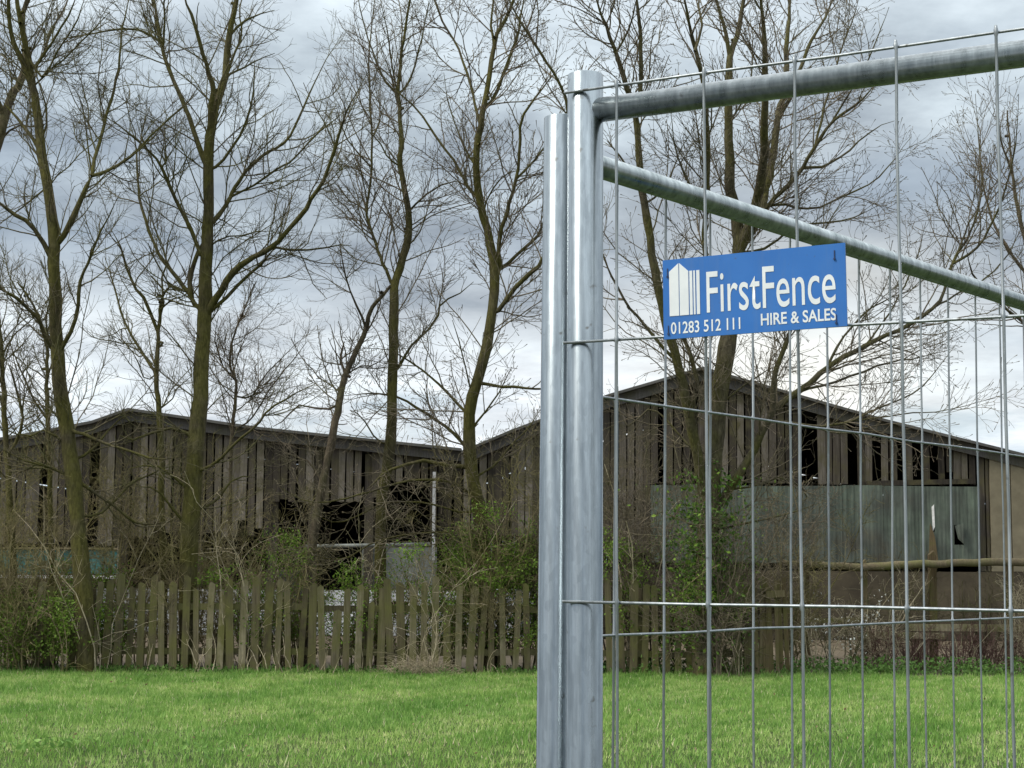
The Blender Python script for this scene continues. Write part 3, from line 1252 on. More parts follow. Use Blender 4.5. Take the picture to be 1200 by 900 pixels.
t_ = Tubes()
pl, w = smooth_line([tuple(at(*p, YR - .12)) for p in ((916, 659), (960, 662), (1010, 665), (1060, 662), (1120, 660), (1200, 658), (1300, 657))], [.035, .05, .06, .06, .055, .06, .06], 36)
pl += rng.normal(size=pl.shape) * .006
t_.add(pl, w, 10, True)
t_.build('top_pole', 'rail_wood', pr)
for (a, c, th) in (((1012, 743), (1105, 745), .09), ((1060, 735), (1206, 736), .1), ((1200, 737), (1310, 738), .1), ((925, 728), (1010, 726), .07)):
    b = Boxes()
    b.board(rz(*a) + Vector((0, -.06, 0)), rz(*c) + Vector((0, -.06, 0)), th, .04, Vector((0, 1, 0)), random.random())
    b.build('rail', 'rail_wood', pr)
for pxs, ytop, wpx in ((1013, 655, 7), (1093, 645, 9), (1183, 655, 10), (1268, 655, 10), (945, 660, 7)):
    b = Boxes()
    p = rz(pxs, ytop)
    w = wpx * YR / F / 2
    b.prism([Vector((p.x - w, YR, -.05)), Vector((p.x + w, YR, -.05)), Vector((p.x + w * .95, YR, p.z - .08)), Vector((p.x + .02, YR, p.z)), Vector((p.x - w * .95, YR, p.z - .06))], (0, .11, 0), random.random())
    b.build('post', 'slab_wood', pr, .01)

# ------------------------------------------------------------------ trees
T = []
T1 = [([(100, 790), (98, 700), (90, 600), (80, 520), (74, 480), (69, 440), (65, 370), (64, 320), (62, 280), (58, 230), (51, 190), (45, 150), (41, 115), (38, 95), (34, 70), (28, 40), (22, 10), (17, -30), (10, -90), (5, -150)], 24, 3),
      ([(40, 108), (28, 75), (17, 52), (11, 25), (9, -10), (3, -50), (-4, -100)], 10, 3),
      ([(68, 292), (77, 272), (88, 248), (99, 222), (106, 206)], 10, 7),
      ([(106, 207), (113, 180), (121, 152), (127, 128), (135, 100), (141, 65), (143, 35), (150, 5), (156, -40)], 6, 2),
      ([(106, 206), (128, 199), (158, 180), (184, 152), (213, 127), (232, 108)], 6, 2),
      ([(106, 205), (104, 180), (100, 145), (94, 115), (84, 100)], 3, 1.5),
      ([(58, 302), (47, 278), (32, 260), (15, 250), (0, 238), (-22, 224)], 8, 4),
      ([(44, 172), (36, 160), (26, 145), (14, 131), (4, 120)], 6, 3),
      ([(46, 170), (54, 155), (54, 125), (46, 100), (40, 80)], 4, 2),
      ([(76, 418), (84, 390), (92, 358), (94, 330), (103, 308), (112, 285), (128, 252), (141, 226)], 7, 2),
      ([(62, 420), (54, 400), (48, 378), (30, 357), (12, 344), (-15, 334)], 7, 4),
      ([(30, 62), (50, 90), (70, 55), (90, 25), (100, -5)], 4, 2),
      ([(45, 75), (62, 48), (80, 18), (92, -10)], 5, 2),
      ([(40, 100), (70, 73), (100, 45), (128, 14)], 3, 1.5),
      ([(48, 215), (30, 240), (14, 252), (0, 262)], 3, 1.5),
      ([(83, 500), (105, 512), (140, 524), (182, 538), (210, 535)], 6, 2),
      ([(88, 570), (118, 582), (150, 606), (168, 615), (200, 611)], 6, 2),
      ([(86, 560), (60, 548), (30, 540), (-10, 520)], 6, 2),
      ([(84, 540), (108, 528), (130, 500), (150, 486)], 5, 2),
      ([(90, 610), (120, 600), (150, 570), (175, 556), (205, 545)], 5, 2),
      ([(80, 520), (55, 505), (30, 512), (0, 500)], 5, 2),
      ]
make_tree('bare_tree', 21.75, T1, 'tall bare tree with a mossy leaning trunk, leftmost of the large trees', 'tree', 'bare trees', 'bark_moss', 'twig_dark', 1.0, lowlim=1.9)

T2 = [([(222, 790), (220, 690), (225, 600), (230, 520), (234, 470), (236, 420), (239, 380), (240, 340), (242, 300), (244, 255), (244, 210), (246, 170), (251, 135), (258, 110), (264, 85), (267, 55), (272, 25), (277, 0), (281, -45), (286, -100), (292, -170)], 26, 3),
      ([(246, 160), (247, 130), (250, 104), (246, 88), (240, 70), (234, 48), (226, 20), (217, 0), (208, -35)], 10, 3),
      ([(240, 368), (247, 360), (261, 337), (278, 314), (305, 297), (325, 284), (350, 256), (366, 232), (381, 208), (394, 168), (404, 136), (416, 112), (432, 84)], 12, 2),
      ([(242, 370), (262, 352), (285, 328), (308, 306), (322, 290)], 6, 4),
      ([(320, 291), (343, 293), (372, 292), (395, 287), (412, 288)], 4, 1.5),
      ([(236, 366), (230, 358), (220, 342), (204, 321), (185, 295), (171, 260), (163, 227), (161, 195), (157, 160), (150, 135)], 8, 2),
      ([(221, 344), (223, 322), (229, 303), (238, 282)], 8, 7),
      ([(236, 300), (225, 271), (210, 242), (196, 214), (190, 196), (176, 179), (160, 164), (136, 144), (118, 135)], 7, 2),
      ([(193, 200), (196, 186), (192, 176), (200, 165), (208, 155)], 3, 1.5),
      ([(241, 204), (231, 165), (222, 138), (212, 115), (198, 80), (190, 55), (185, 26), (180, 0), (176, -30)], 8, 4),
      ([(190, 55), (193, 25), (192, 0), (200, -25)], 4, 2),
      ([(188, 50), (168, 36), (140, 34), (112, 39), (80, 44), (62, 50)], 4, 1.5),
      ([(248, 266), (260, 248), (271, 230), (279, 213), (294, 194), (317, 176), (340, 160), (360, 114), (377, 80), (402, 38)], 8, 2),
      ([(270, 231), (300, 215), (328, 196), (342, 188), (371, 158), (392, 140), (414, 122)], 4, 1.5),
      ([(246, 203), (257, 192), (271, 174), (285, 150), (295, 122), (298, 98), (298, 70)], 5, 2),
      ([(268, 92), (284, 80), (300, 71), (322, 62)], 4, 1.5),
      ([(272, 42), (282, 28), (296, 19), (322, 12)], 5, 2),
      ([(262, 95), (272, 70), (284, 40), (280, 12), (290, -20)], 4, 2),
      ([(221, 342), (200, 335), (180, 300), (174, 285)], 3, 1.5),
      ([(243, 290), (262, 278), (283, 276), (310, 270), (330, 275)], 3, 1.2),
      ([(230, 520), (212, 505), (190, 502), (160, 515), (140, 510)], 6, 2),
      ([(228, 560), (250, 545), (275, 520), (300, 500), (318, 478), (345, 462), (372, 448)], 5, 2),
      ([(225, 600), (250, 590), (275, 560), (300, 560)], 5, 2),
      ([(224, 620), (205, 600), (185, 575), (165, 570)], 5, 2),
      ([(227, 580), (205, 560), (180, 545), (150, 550)], 5, 2),
      ]
make_tree('bare_tree', 22.35, T2, 'tall bare tree with the stoutest straight trunk and a long limb reaching right', 'tree', 'bare trees', 'bark_moss', 'twig_dark', 1.0, lowlim=2.2)

S1 = [([(192, 760), (190, 620), (189, 540), (186, 480), (183, 440), (185, 405), (187, 370), (190, 350), (200, 335), (214, 340)], 10, 2),
      ([(183, 437), (165, 410), (148, 381), (138, 352), (131, 325), (122, 300)], 5, 2),
      ([(182, 385), (170, 352), (155, 333), (146, 308), (140, 287), (131, 270)], 6, 2),
      ([(187, 370), (192, 350), (190, 325), (200, 300), (208, 280)], 4, 2),
      ([(187, 365), (200, 352), (215, 347), (232, 335)], 3, 1.5),
      ([(184, 440), (170, 445), (160, 420), (150, 405)], 2.5, 1.2),
      ([(189, 480), (200, 470), (208, 455), (225, 440)], 2.5, 1.2)]
make_tree('bare_tree', 23.2, S1, 'small thin bare tree forking low between the two stout left trees', 'tree', 'bare trees', 'bark_moss', 'twig_dark', .9, lowlim=2.3, l1=(.35, 1.1))

S0 = [([(20, 770), (14, 640), (8, 540), (5, 480), (3, 430), (0, 390), (-6, 350), (-20, 300)], 10, 4),
      ([(8, 540), (26, 500), (20, 460), (10, 425)], 5, 3),
      ([(5, 480), (-10, 440), (-20, 410)], 4, 2),
      ([(2, 420), (15, 395), (30, 380), (42, 370)], 3, 1.5)]
make_tree('bare_tree', 22.8, S0, 'thin dark bare tree at the left edge of the photo', 'tree', 'bare trees', 'bark_moss', 'twig_dark', 1.2, lowlim=2.4, l1=(.35, 1.1))
S00 = [([(62, 780), (60, 640), (57, 520), (55, 450), (55, 410), (48, 380), (36, 352), (20, 330)], 8, 2),
       ([(57, 500), (40, 470), (28, 440), (18, 420), (10, 395)], 4, 1.5),
       ([(56, 440), (66, 410), (60, 380), (52, 350)], 3, 1.5)]
make_tree('bare_tree', 22.6, S00, 'slender bare sapling close beside the leftmost stout trunk', 'tree', 'bare trees', 'bark_moss', 'twig_dark', 1.3, lowlim=2.4, l1=(.3, .9))

T0 = [([(-60, 790), (-58, 500), (-52, 380), (-40, 280), (-22, 210), (-2, 165), (6, 135), (16, 108), (26, 92), (30, 60), (26, 20), (38, -20), (45, -80)], 22, 4),
      ([(-2, 163), (14, 150), (28, 147), (44, 150), (60, 140)], 4, 1.5),
      ([(4, 138), (-8, 105), (-20, 70), (-30, 20)], 8, 3),
      ([(22, 95), (50, 65), (58, 40), (75, 10), (85, -20)], 6, 2)]
make_tree('bare_tree', 24.0, T0, 'bare tree mostly beyond the left edge, one limb leaning into the photo', 'tree', 'bare trees', 'bark_brown', 'twig_dark', .9, lowlim=3)

LN = [([(359, 788), (361, 700), (364, 650), (380, 560), (392, 500), (398, 470), (403, 445), (416, 414), (428, 388), (433, 366), (445, 350), (458, 334)], 14, 4),
      ([(401, 440), (399, 420), (403, 400)], 5, 3),
      ([(430, 385), (420, 362), (407, 332), (401, 302), (398, 280)], 4, 1.5),
      ([(398, 470), (378, 480), (350, 475), (335, 490), (320, 500)], 4, 1.5),
      ([(425, 395), (440, 372), (446, 350), (440, 322)], 3, 1.5),
      ([(405, 440), (420, 430), (438, 428), (455, 415)], 3, 1.5),
      ([(380, 560), (360, 540), (335, 530), (318, 500)], 3, 1.5)]
make_tree('bare_tree', 22.5, LN, 'slim bare tree leaning right towards the middle trunk above the barn roof', 'tree', 'bare trees', 'bark_brown', 'twig_brown', 1.1, lowlim=2.6, l1=(.35, 1.1))

T3 = [([(446, 788), (446, 690), (446, 600), (455, 540), (458, 490), (460, 440), (461, 395), (462, 345), (465, 325), (472, 302), (478, 280), (479, 255), (476, 232), (471, 207), (469, 185), (471, 165), (469, 135), (467, 110), (469, 80), (472, 50), (480, 5), (484, -40), (488, -90)], 17, 2),
      ([(462, 338), (455, 322), (445, 300), (437, 275), (430, 250), (433, 222), (436, 170), (433, 115), (433, 62), (438, 5), (440, -40)], 6, 2),
      ([(467, 112), (452, 96), (441, 72), (432, 46), (422, 10), (418, -20)], 4, 1.5),
      ([(467, 112), (480, 95), (490, 62), (499, 22), (505, -10)], 4, 1.5),
      ([(467, 110), (460, 82), (455, 42), (446, 0)], 3, 1.5),
      ([(478, 248), (490, 236), (508, 222), (530, 212), (548, 219)], 3.5, 1.5),
      ([(466, 200), (455, 185), (444, 166), (428, 150)], 3, 1.5),
      ([(464, 443), (470, 425), (479, 410), (510, 377), (518, 356), (540, 342), (555, 330)], 5, 2),
      ([(477, 290), (490, 275), (500, 250), (505, 225)], 3, 1.5),
      ([(433, 200), (420, 180), (405, 160), (395, 130)], 3, 1.5),
      ([(434, 160), (445, 140), (452, 115)], 2.5, 1.2),
      ([(456, 530), (440, 515), (425, 490), (410, 480)], 3, 1.5)]
make_tree('bare_tree', 22.9, T3, 'slim bare tree with a gently bending trunk in the middle of the left half', 'tree', 'bare trees', 'bark_moss', 'twig_brown', 1.0, lowlim=3.0)

T4 = [([(575, 790), (570, 700), (565, 640), (561, 600), (551, 545), (549, 505), (552, 470), (561, 440), (571, 405), (576, 372), (580, 335), (578, 305), (572, 278), (566, 252), (560, 222), (558, 186), (561, 158), (565, 140), (571, 105), (576, 72), (580, 48), (592, 22), (602, 2), (615, -35), (625, -90)], 21, 3),
      ([(577, 60), (575, 30), (578, 0), (576, -40)], 5, 2),
      ([(566, 140), (577, 118), (592, 82), (600, 62), (607, 40), (612, 10), (615, -20)], 6, 3),
      ([(560, 150), (556, 118), (549, 92), (535, 52), (521, 30), (509, 0), (500, -30)], 5, 2),
      ([(578, 362), (584, 364), (600, 341), (626, 317), (640, 294), (650, 270), (655, 230)], 8, 4),
      ([(580, 328), (597, 307), (626, 281), (638, 258), (645, 220)], 6, 3),
      ([(580, 312), (585, 280), (593, 254), (598, 232), (606, 204), (609, 170), (612, 138), (637, 102), (655, 80)], 7, 3),
      ([(602, 210), (625, 190), (640, 170), (660, 165)], 4, 2),
      ([(564, 455), (590, 453), (615, 454), (640, 456), (680, 445)], 6, 2),
      ([(556, 238), (550, 222), (544, 212), (535, 193), (516, 167), (490, 130), (471, 112), (455, 95), (440, 80)], 6, 2),
      ([(552, 485), (541, 477), (518, 454), (500, 438), (476, 421), (455, 410), (425, 408)], 5, 1.5),
      ([(550, 528), (530, 507), (507, 490), (482, 474), (458, 463), (430, 461), (402, 464)], 6, 2),
      ([(551, 548), (525, 546), (496, 541), (458, 550), (438, 566), (420, 582)], 7, 2),
      ([(560, 585), (545, 573), (511, 562), (470, 565), (430, 577), (398, 586), (361, 588), (328, 571)], 5, 1.5),
      ([(563, 630), (545, 622), (515, 624), (469, 627), (430, 640), (405, 655), (370, 652), (335, 640)], 4, 1.5),
      ([(560, 600), (540, 600), (500, 590), (450, 590), (400, 612), (365, 602)], 4, 1.5),
      ([(555, 460), (545, 430), (538, 400), (530, 375)], 3, 1.5),
      ([(552, 500), (570, 480), (585, 460), (600, 430)], 3.5, 1.5),
      ([(556, 560), (580, 545), (600, 520), (620, 500), (640, 470)], 4, 1.5),
      ([(564, 246), (575, 225), (592, 205), (606, 200)], 3, 1.5),
      ([(558, 186), (545, 175), (535, 150), (525, 120), (520, 85)], 3, 1.5),
      ([(654, 236), (661, 170), (664, 118), (645, 80), (622, 45), (604, 15), (592, -10)], 6, 3),
      ]
make_tree('bare_tree', 22.55, T4, 'bare tree just left of the metal posts with pale low boughs drooping left', 'tree', 'bare trees', 'bark_moss', 'twig_brown', 1.0, lowlim=2.6, tip=.0065)

T5 = [([(824, 790), (826, 700), (829, 630), (834, 560), (839, 500), (846, 442), (853, 400), (859, 360), (864, 320), (866, 290), (864, 262), (857, 228), (855, 195), (854, 150), (854, 110), (855, 70), (862, 45), (869, 15), (874, -30), (878, -90)], 36, 4),
      ([(855, 72), (851, 40), (843, 12), (836, -20), (826, -60)], 8, 3),
      ([(870, 300), (880, 260), (890, 222), (895, 180), (896, 137), (897, 90), (896, 50), (892, 5), (888, -50)], 20, 5),
      ([(872, 298), (890, 250), (905, 190), (911, 140), (920, 102), (922, 62), (925, 5), (929, -60)], 17, 6),
      ([(912, 135), (930, 105), (944, 62), (958, 35), (973, 8), (985, -25)], 9, 3),
      ([(858, 360), (843, 352), (832, 320), (826, 280), (829, 210), (828, 140), (823, 90), (811, 45), (803, 5), (795, -40)], 12, 5),
      ([(814, 60), (822, 30), (818, 5), (824, -20)], 5, 2.5),
      ([(879, 280), (896, 248), (918, 222), (938, 200), (952, 178), (964, 156), (980, 138), (1003, 124), (1022, 104), (1040, 88)], 10, 3),
      ([(940, 198), (957, 196), (973, 191), (990, 180), (1006, 166), (1026, 150), (1048, 142)], 6, 2),
      ([(953, 176), (965, 130), (975, 95), (985, 60), (998, 25), (1008, -5)], 5, 2),
      ([(965, 156), (995, 110), (1015, 75), (1030, 40), (1042, 8)], 4, 1.5),
      # left stem pair
      ([(828, 610), (818, 540), (804, 470), (796, 433), (784, 392), (772, 338), (763, 284), (753, 230), (748, 176), (745, 138), (736, 106), (722, 62), (708, 26), (698, 0), (688, -40)], 20, 5),
      ([(745, 138), (750, 105), (751, 72), (750, 28), (746, 0), (744, -40)], 9, 4),
      ([(788, 425), (768, 396), (750, 375), (734, 355), (721, 333), (710, 308), (702, 280)], 7, 3),
      ([(752, 226), (738, 200), (724, 180), (712, 165)], 5, 2),
      ([(722, 62), (735, 40), (742, 15), (748, -10)], 4, 2),
      ([(820, 540), (812, 480), (815, 440), (800, 390), (797, 360)], 9, 6),
      # right stem
      ([(845, 590), (862, 560), (883, 530), (896, 500), (904, 487), (907, 460), (908, 440), (917, 412), (925, 392), (935, 360), (938, 330)], 17, 5),
      ([(888, 505), (910, 478), (937, 458), (952, 447), (967, 433), (990, 418), (1017, 404), (1045, 390), (1075, 375), (1100, 354), (1110, 330), (1117, 308), (1126, 288), (1133, 267), (1150, 232), (1160, 190)], 12, 3),
      ([(930, 462), (970, 450), (1010, 436), (1046, 424), (1075, 420), (1100, 412)], 6, 2),
      ([(905, 492), (950, 498), (990, 496), (1017, 484), (1045, 472), (1075, 458), (1100, 430), (1117, 408)], 5, 1.5),
      ([(990, 496), (1042, 487), (1070, 484), (1096, 483), (1130, 476), (1167, 466)], 3, 1.2),
      ([(1120, 304), (1138, 270), (1150, 225), (1148, 175), (1143, 110)], 5, 2),
      ([(1117, 310), (1145, 290), (1165, 255), (1180, 215), (1190, 170), (1194, 110)], 5, 2),
      ([(1090, 360), (1120, 345), (1150, 330), (1180, 300), (1200, 260)], 4, 2),
      ([(967, 433), (985, 400), (1010, 370), (1040, 350), (1070, 340)], 5, 2),
      ([(1017, 404), (1040, 370), (1060, 335), (1075, 300), (1085, 260)], 4, 2),
      ([(880, 262), (895, 245), (920, 240), (950, 245), (985, 232), (1020, 215), (1045, 190), (1068, 160)], 6, 2),
      ([(870, 300), (900, 290), (930, 265), (960, 262), (1000, 255), (1030, 240)], 6, 2),
      ([(938, 330), (948, 295), (965, 270), (990, 230)], 4, 2),
      ([(854, 150), (870, 120), (880, 90), (882, 50), (878, 10)], 4, 2),
      ([(831, 250), (815, 230), (800, 200), (790, 165), (785, 120)], 5, 2),
      ([(756, 240), (775, 225), (790, 195), (800, 170)], 4, 2),
      ([(836, 545), (805, 520), (780, 490), (760, 480), (735, 500), (722, 470)], 5, 2),
      ([(843, 470), (872, 452), (890, 440), (905, 430)], 4, 2),
      ([(845, 580), (880, 570), (920, 560), (945, 580), (930, 600)], 5, 1.5),
      ([(840, 620), (880, 612), (930, 600), (960, 590)], 5, 1.5),
      ([(828, 620), (800, 610), (770, 600), (745, 620)], 4, 1.5)]
t5, br5 = make_tree('bare_tree', 21.9, T5, 'large many stemmed bare tree rising behind the blue sign', 'tree', 'bare trees', 'bark_grey', 'twig_brown', 1.0, lowlim=2.0, tip=.006, dspread=.5, wscale=.84)
# ivy on its foot
Q, w = br5[0]
for k, mt, spr in ((3600, 'leaf_ivy', .24), (700, 'leaf_green', .36)):
    j = rng.integers(0, max(2, int(np.argmax(Q[:, 2] > 2.7))), k)
    az = rng.uniform(0, 2 * np.pi, k)
    rad = w[j] + np.abs(rng.normal(size=k)) * spr
    c = Q[j] + np.stack([np.cos(az) * rad, np.sin(az) * rad, rng.normal(size=k) * .12], 1)
    c = c[(c[:, 2] > .1) & (rng.uniform(0, 1, len(c)) < np.clip(1.6 - np.abs(c[:, 2] - 1.4) * .9, .05, 1))]
    leaf_mesh('ivy', c, .055, mt, t5)

# background small tree at the right edge and faint twig clump behind barn one
R1 = [([(1232, 780), (1230, 600), (1225, 450), (1218, 360), (1205, 300), (1192, 240), (1185, 190), (1180, 130)], 12, 2),
      ([(1212, 330), (1180, 290), (1160, 250), (1150, 200), (1148, 150)], 5, 2),
      ([(1220, 400), (1190, 370), (1165, 350), (1140, 320), (1130, 280)], 5, 2),
      ([(1205, 300), (1222, 250), (1230, 200), (1226, 140)], 5, 2),
      ([(1186, 200), (1172, 160), (1170, 110)], 4, 1.5)]
make_tree('bare_tree', 23.4, R1, 'thin bare tree at the right edge with upright shoots', 'tree', 'bare trees', 'bark_brown', 'twig_brown', .5, lowlim=3, tip=.006, l1=(.4, 1.1))
B1 = [([(268, 700), (270, 560), (273, 500), (277, 450), (270, 430), (272, 400), (283, 370), (300, 330)], 6, 1.5),
      ([(276, 470), (295, 465), (310, 440), (330, 420), (350, 400)], 3, 1.2),
      ([(272, 500), (295, 490), (320, 450), (345, 420), (360, 400)], 3, 1.2),
      ([(277, 450), (262, 430), (252, 400), (256, 370)], 3, 1.2)]
make_tree('bare_tree', 24.5, B1, 'wispy bare sapling right of the stoutest trunk, showing against the sky over the barn', 'tree', 'bare trees', 'bark_brown', 'twig_brown', 1.6, lowlim=2.6, l1=(.4, 1.3))

# ------------------------------------------------------------------ shrubs
def X(px, Y):
    return at(px, 700, Y).x


bare = [(-25, 21.75, 2.9, 'twig_moss', 'tangled bare bush in front of the pickets, half out of the photo at the left'),
        (38, 21.8, 3.0, 'twig_moss', 'tangled bare bush in front of the pickets left of the leftmost stout trunk'),
        (214, 22.5, 3.0, 'twig_moss', 'bare bush wrapped about the foot of the stoutest trunk'),
        (352, 23.4, 1.9, 'twig_dark', 'bare bush behind the leaning tree'),
        (560, 22.2, 3.0, 'twig_moss', 'bare bush wrapped about the trunk with drooping boughs'),
        (840, 21.75, 3.2, 'twig_brown', 'tangle of bare stems in front of the ivy covered trunk'),
        (1020, 23.25, 1.4, 'twig_pale', 'low pale bare bush behind the left rails of the post and rail fence'),
        (1068, 23.9, 1.7, 'twig_dark', 'low dark bare bush behind the rails left of the pointed post'),
        (1150, 23.9, 1.6, 'twig_dark', 'low dark bare bush behind the rails right of the pointed post'),
        (1195, 23.2, 1.5, 'twig_pale', 'low pale bare bush at the right edge in front of the rails'),
        (12, 22.9, 3.1, 'twig_moss', 'tangled bare bush under the left edge trees before the barn'),
        (48, 23.3, 3.2, 'twig_moss', 'tangled bare bush behind the leftmost stout trunk'),
        (128, 22.8, 3.3, 'twig_moss', 'mossy bare bush left of the dark barn doorway'),
        (170, 23.4, 2.9, 'twig_moss', 'mossy bare bush before the dark barn doorway'),
        (252, 23.6, 2.6, 'twig_moss', 'bare bush just right of the stoutest trunk behind the pickets'),
        (292, 23.8, 2.6, 'twig_moss', 'bushy bare shrub between the stoutest trunk and the leaning tree'),
        (332, 22.8, 1.9, 'twig_moss', 'bare shrub just left of the leaning tree behind the pickets'),
        (412, 23.2, 1.5, 'twig_dark', 'low bare shrub right of the leaning tree'),
        (480, 22.8, 1.7, 'twig_moss', 'bare shrub before the white barn post'),
        (528, 23.2, 2.2, 'twig_moss', 'bare shrub left of the tree with drooping boughs'),
        (612, 22.7, 3.0, 'twig_dark', 'bare bush hard left of the metal posts'),
        (728, 22.7, 3.9, 'twig_brown', 'tall bare bush of pale stems just right of the metal posts'),
        (762, 23.0, 3.4, 'twig_brown', 'brown bare bush left of the ivy covered trunk'),
        (880, 22.8, 3.0, 'twig_brown', 'brown bare bush right of the ivy covered trunk'),
        (925, 23.1, 2.6, 'twig_moss', 'bare bush before the left part of the worn sheeting'),
        (672, 23.0, 3.4, 'twig_dark', 'bare bush hidden behind the metal posts')]
for px, Y, hh, mt, lb in bare:
    make_bush('bare_shrub', X(px, Y), Y, hh, lb, 9, .36, mt, group='bare shrubs along the fence', dens=2.1)
# pale stems in front of the right hand pickets
make_bush('bare_shrub', X(738, 22.5), 22.5, 3.6, 'pale stemmed bare shrub seen between the first mesh wires', 5, .3, 'twig_pale', group='bare shrubs along the fence', dens=.45, r=.017)
for px, Y, hh, lb in ((120, 21.85, 2.7, 'pale arching stems in front of the pickets right of the leftmost stout trunk'),
                      (285, 22.3, 2.9, 'pale arching stems above the pickets between stoutest trunk and leaning tree'),
                      (430, 22.4, 2.7, 'pale arching stems above the pickets right of the leaning tree'),
                      (505, 21.9, 2.6, 'pale arching stems in front of the pickets by the dry grass heap')):
    make_bush('bare_shrub', X(px, Y), Y, hh, lb, 6, .55, 'twig_pale', group='bare shrubs along the fence', dens=.6, r=.009, up=-.05)
make_bush('bare_shrub', X(815, 22.6), 22.6, 3.5, 'pale tangled climber stems hanging about the ivy covered trunk', 5, .3, 'twig_pale', group='bare shrubs along the fence', dens=.45, r=.012)

green = [(20, 21.75, 1.0, 700, 'leafy green shrub in front of the left end of the picket fence'),
         (75, 21.7, 1.2, 650, 'leafy green shrub in front of the pickets at the leftmost stout trunk'),
         (18, 22.35, 1.25, 1800, 'leafy green shrub at the left end of the picket fence'),
         (62, 22.4, 1.45, 1500, 'leafy green shrub behind the left end pickets beside the leaning trunk'),
         (132, 22.3, 1.35, 1000, 'small green shrub right of the leftmost stout trunk'),
         (300, 22.3, 1.5, 600, 'sparse green shrub behind pickets between stoutest trunk and leaning tree'),
         (345, 22.4, 1.9, 1000, 'green budding shrub beside the foot of the leaning tree'),
         (425, 22.35, 1.5, 800, 'sparse green shrub behind pickets right of the leaning tree'),
         (525, 22.4, 2.0, 2000, 'green leafy bush left of the foot of the drooping tree'),
         (585, 22.45, 2.3, 2600, 'large green leafy bush at the foot of the drooping tree'),
         (632, 22.6, 2.2, 1600, 'green leafy bush just left of the metal posts'),
         (790, 22.35, 2.0, 1600, 'green leafy bush at the left side of the ivy covered trunk'),
         (852, 22.5, 1.9, 1400, 'green leafy bush at the right side of the ivy covered trunk')]
for px, Y, hh, nl, lb in green:
    make_bush('green_shrub', X(px, Y), Y, hh, lb, 8, .34, 'twig_moss', 'leaf_green', int(nl * 3.0), .034, (.18, 1.0), 'green shrubs along the fence')
# reddish brambles by the post and rail fence
for px, hh, lb in ((1030, .7, 'reddish bramble below the left rails of the post and rail fence'), (1075, .75, 'reddish bramble left of the pointed fence post'),
                   (1120, .75, 'reddish bramble right of the pointed fence post'), (1160, .8, 'reddish bramble left of the right fence post'),
                   (1205, .8, 'reddish bramble at the right edge below the rails')):
    make_bush('bramble', X(px, 23.2), 23.2, hh, lb, 34, .8, 'twig_red', group='brambles under the rails', dens=1.7, r=.007, l1=(.3, .8), up=-.02)
# blossom shrub
bl = make_bush('blossom_shrub', X(985, 22.9), 22.9, 1.25, 'low bare shrub dotted with white blossom by the slab boards', 9, .6, 'twig_dark', 'petal', 170, .03, (.3, 1))
make_bush('bare_shrub', X(958, 22.6), 22.6, 1.4, 'low pale bare shrub left of the blossom beside the slab boards', 9, .5, 'twig_pale', group='bare shrubs along the fence', dens=.8, r=.008)

# dry stalks before the pickets, and the heap of dead grass
def dry_clump(name, px, Y, n, hh, spread, label, cat, group=None, arch=.1):
    x = X(px, Y)
    root = empty(name, (x, Y, 0), label, cat, group)
    P, W = bush_stems(x, Y, hh, n, spread, 0, .0085, 7)
    P[:, :, 0] += (rng.uniform(-.25, .25, n))[:, None]
    P[:, :, 2] -= (np.linspace(0, 1, 7) ** 2)[None] * arch * rng.uniform(0, 1.5, n)[:, None]
    P[:, :, 2] = np.maximum(P[:, :, 2], -.02)
    tb = Tubes()
    tb.add(P, W, 4)
    A, B = sprout(P, W, 1.2, .15, .5, 4, (25, 60), 0, .2, .004, .003, .7)
    tb.add(A, B, 3)
    tb.build('stalks', 'twig_pale', root)
    return root


for px, n, hh, lb in ((30, 5, .6, 'dead pale stalks before the left end pickets'), (165, 4, .65, 'dead pale stalks right of the leftmost stout trunk'),
                      (245, 5, .75, 'dead pale stalks right of the stoutest trunk'), (292, 4, .5, 'dead pale stalks midway along the pickets'),
                      (335, 5, .7, 'dead pale stalks left of the leaning tree foot'), (372, 4, .6, 'dead pale stalks at the foot of the leaning tree'),
                      (428, 4, .55, 'dead pale stalks right of the leaning tree foot'), (598, 4, .5, 'dead pale stalks left of the metal posts'),
                      (870, 4, .8, 'dead pale stalks by the slab boards'), (1045, 7, .95, 'dead pale stalks below the rails left of the pointed post'), (1135, 7, .9, 'dead pale stalks below the rails right of the pointed post')):
    dry_clump('dead_stalks', px, 21.86 if px < 1000 else 23.0, n, hh, .5, lb, 'stalks', 'dead stalks before the pickets')
root = empty('dry_grass_tuft', (X(492, 21.8), 21.8, 0), 'heap of dead straw coloured grass at the foot of the pickets', 'grass tuft')
n = 620
x0 = X(492, 21.8)
p = np.stack([x0 + rng.normal(size=n) * .3, 21.8 + rng.normal(size=n) * .1, np.full(n, -.02)], 1)
az = rng.uniform(0, 2 * np.pi, n)
d = norm(np.stack([np.cos(az) * .8, np.sin(az) * .4, rng.uniform(.5, 1.5, n)], 1))
Lh = rng.uniform(.2, .55, n) * np.exp(-((p[:, 0] - x0) / .5) ** 2)
pts = [p]
for q in range(6):
    p = p + d * (Lh / 6)[:, None]
    p[:, 2] = np.maximum(p[:, 2], .0)
    pts.append(p)
    d = norm(d + rng.normal(size=(n, 3)) * .14 - np.array([0, 0, .28]))
tb = Tubes()
tb.add(np.stack(pts, 1), np.linspace(.0035, .0015, 7)[None].repeat(n, 0), 3)
tb.build('blades', 'twig_pale', root)

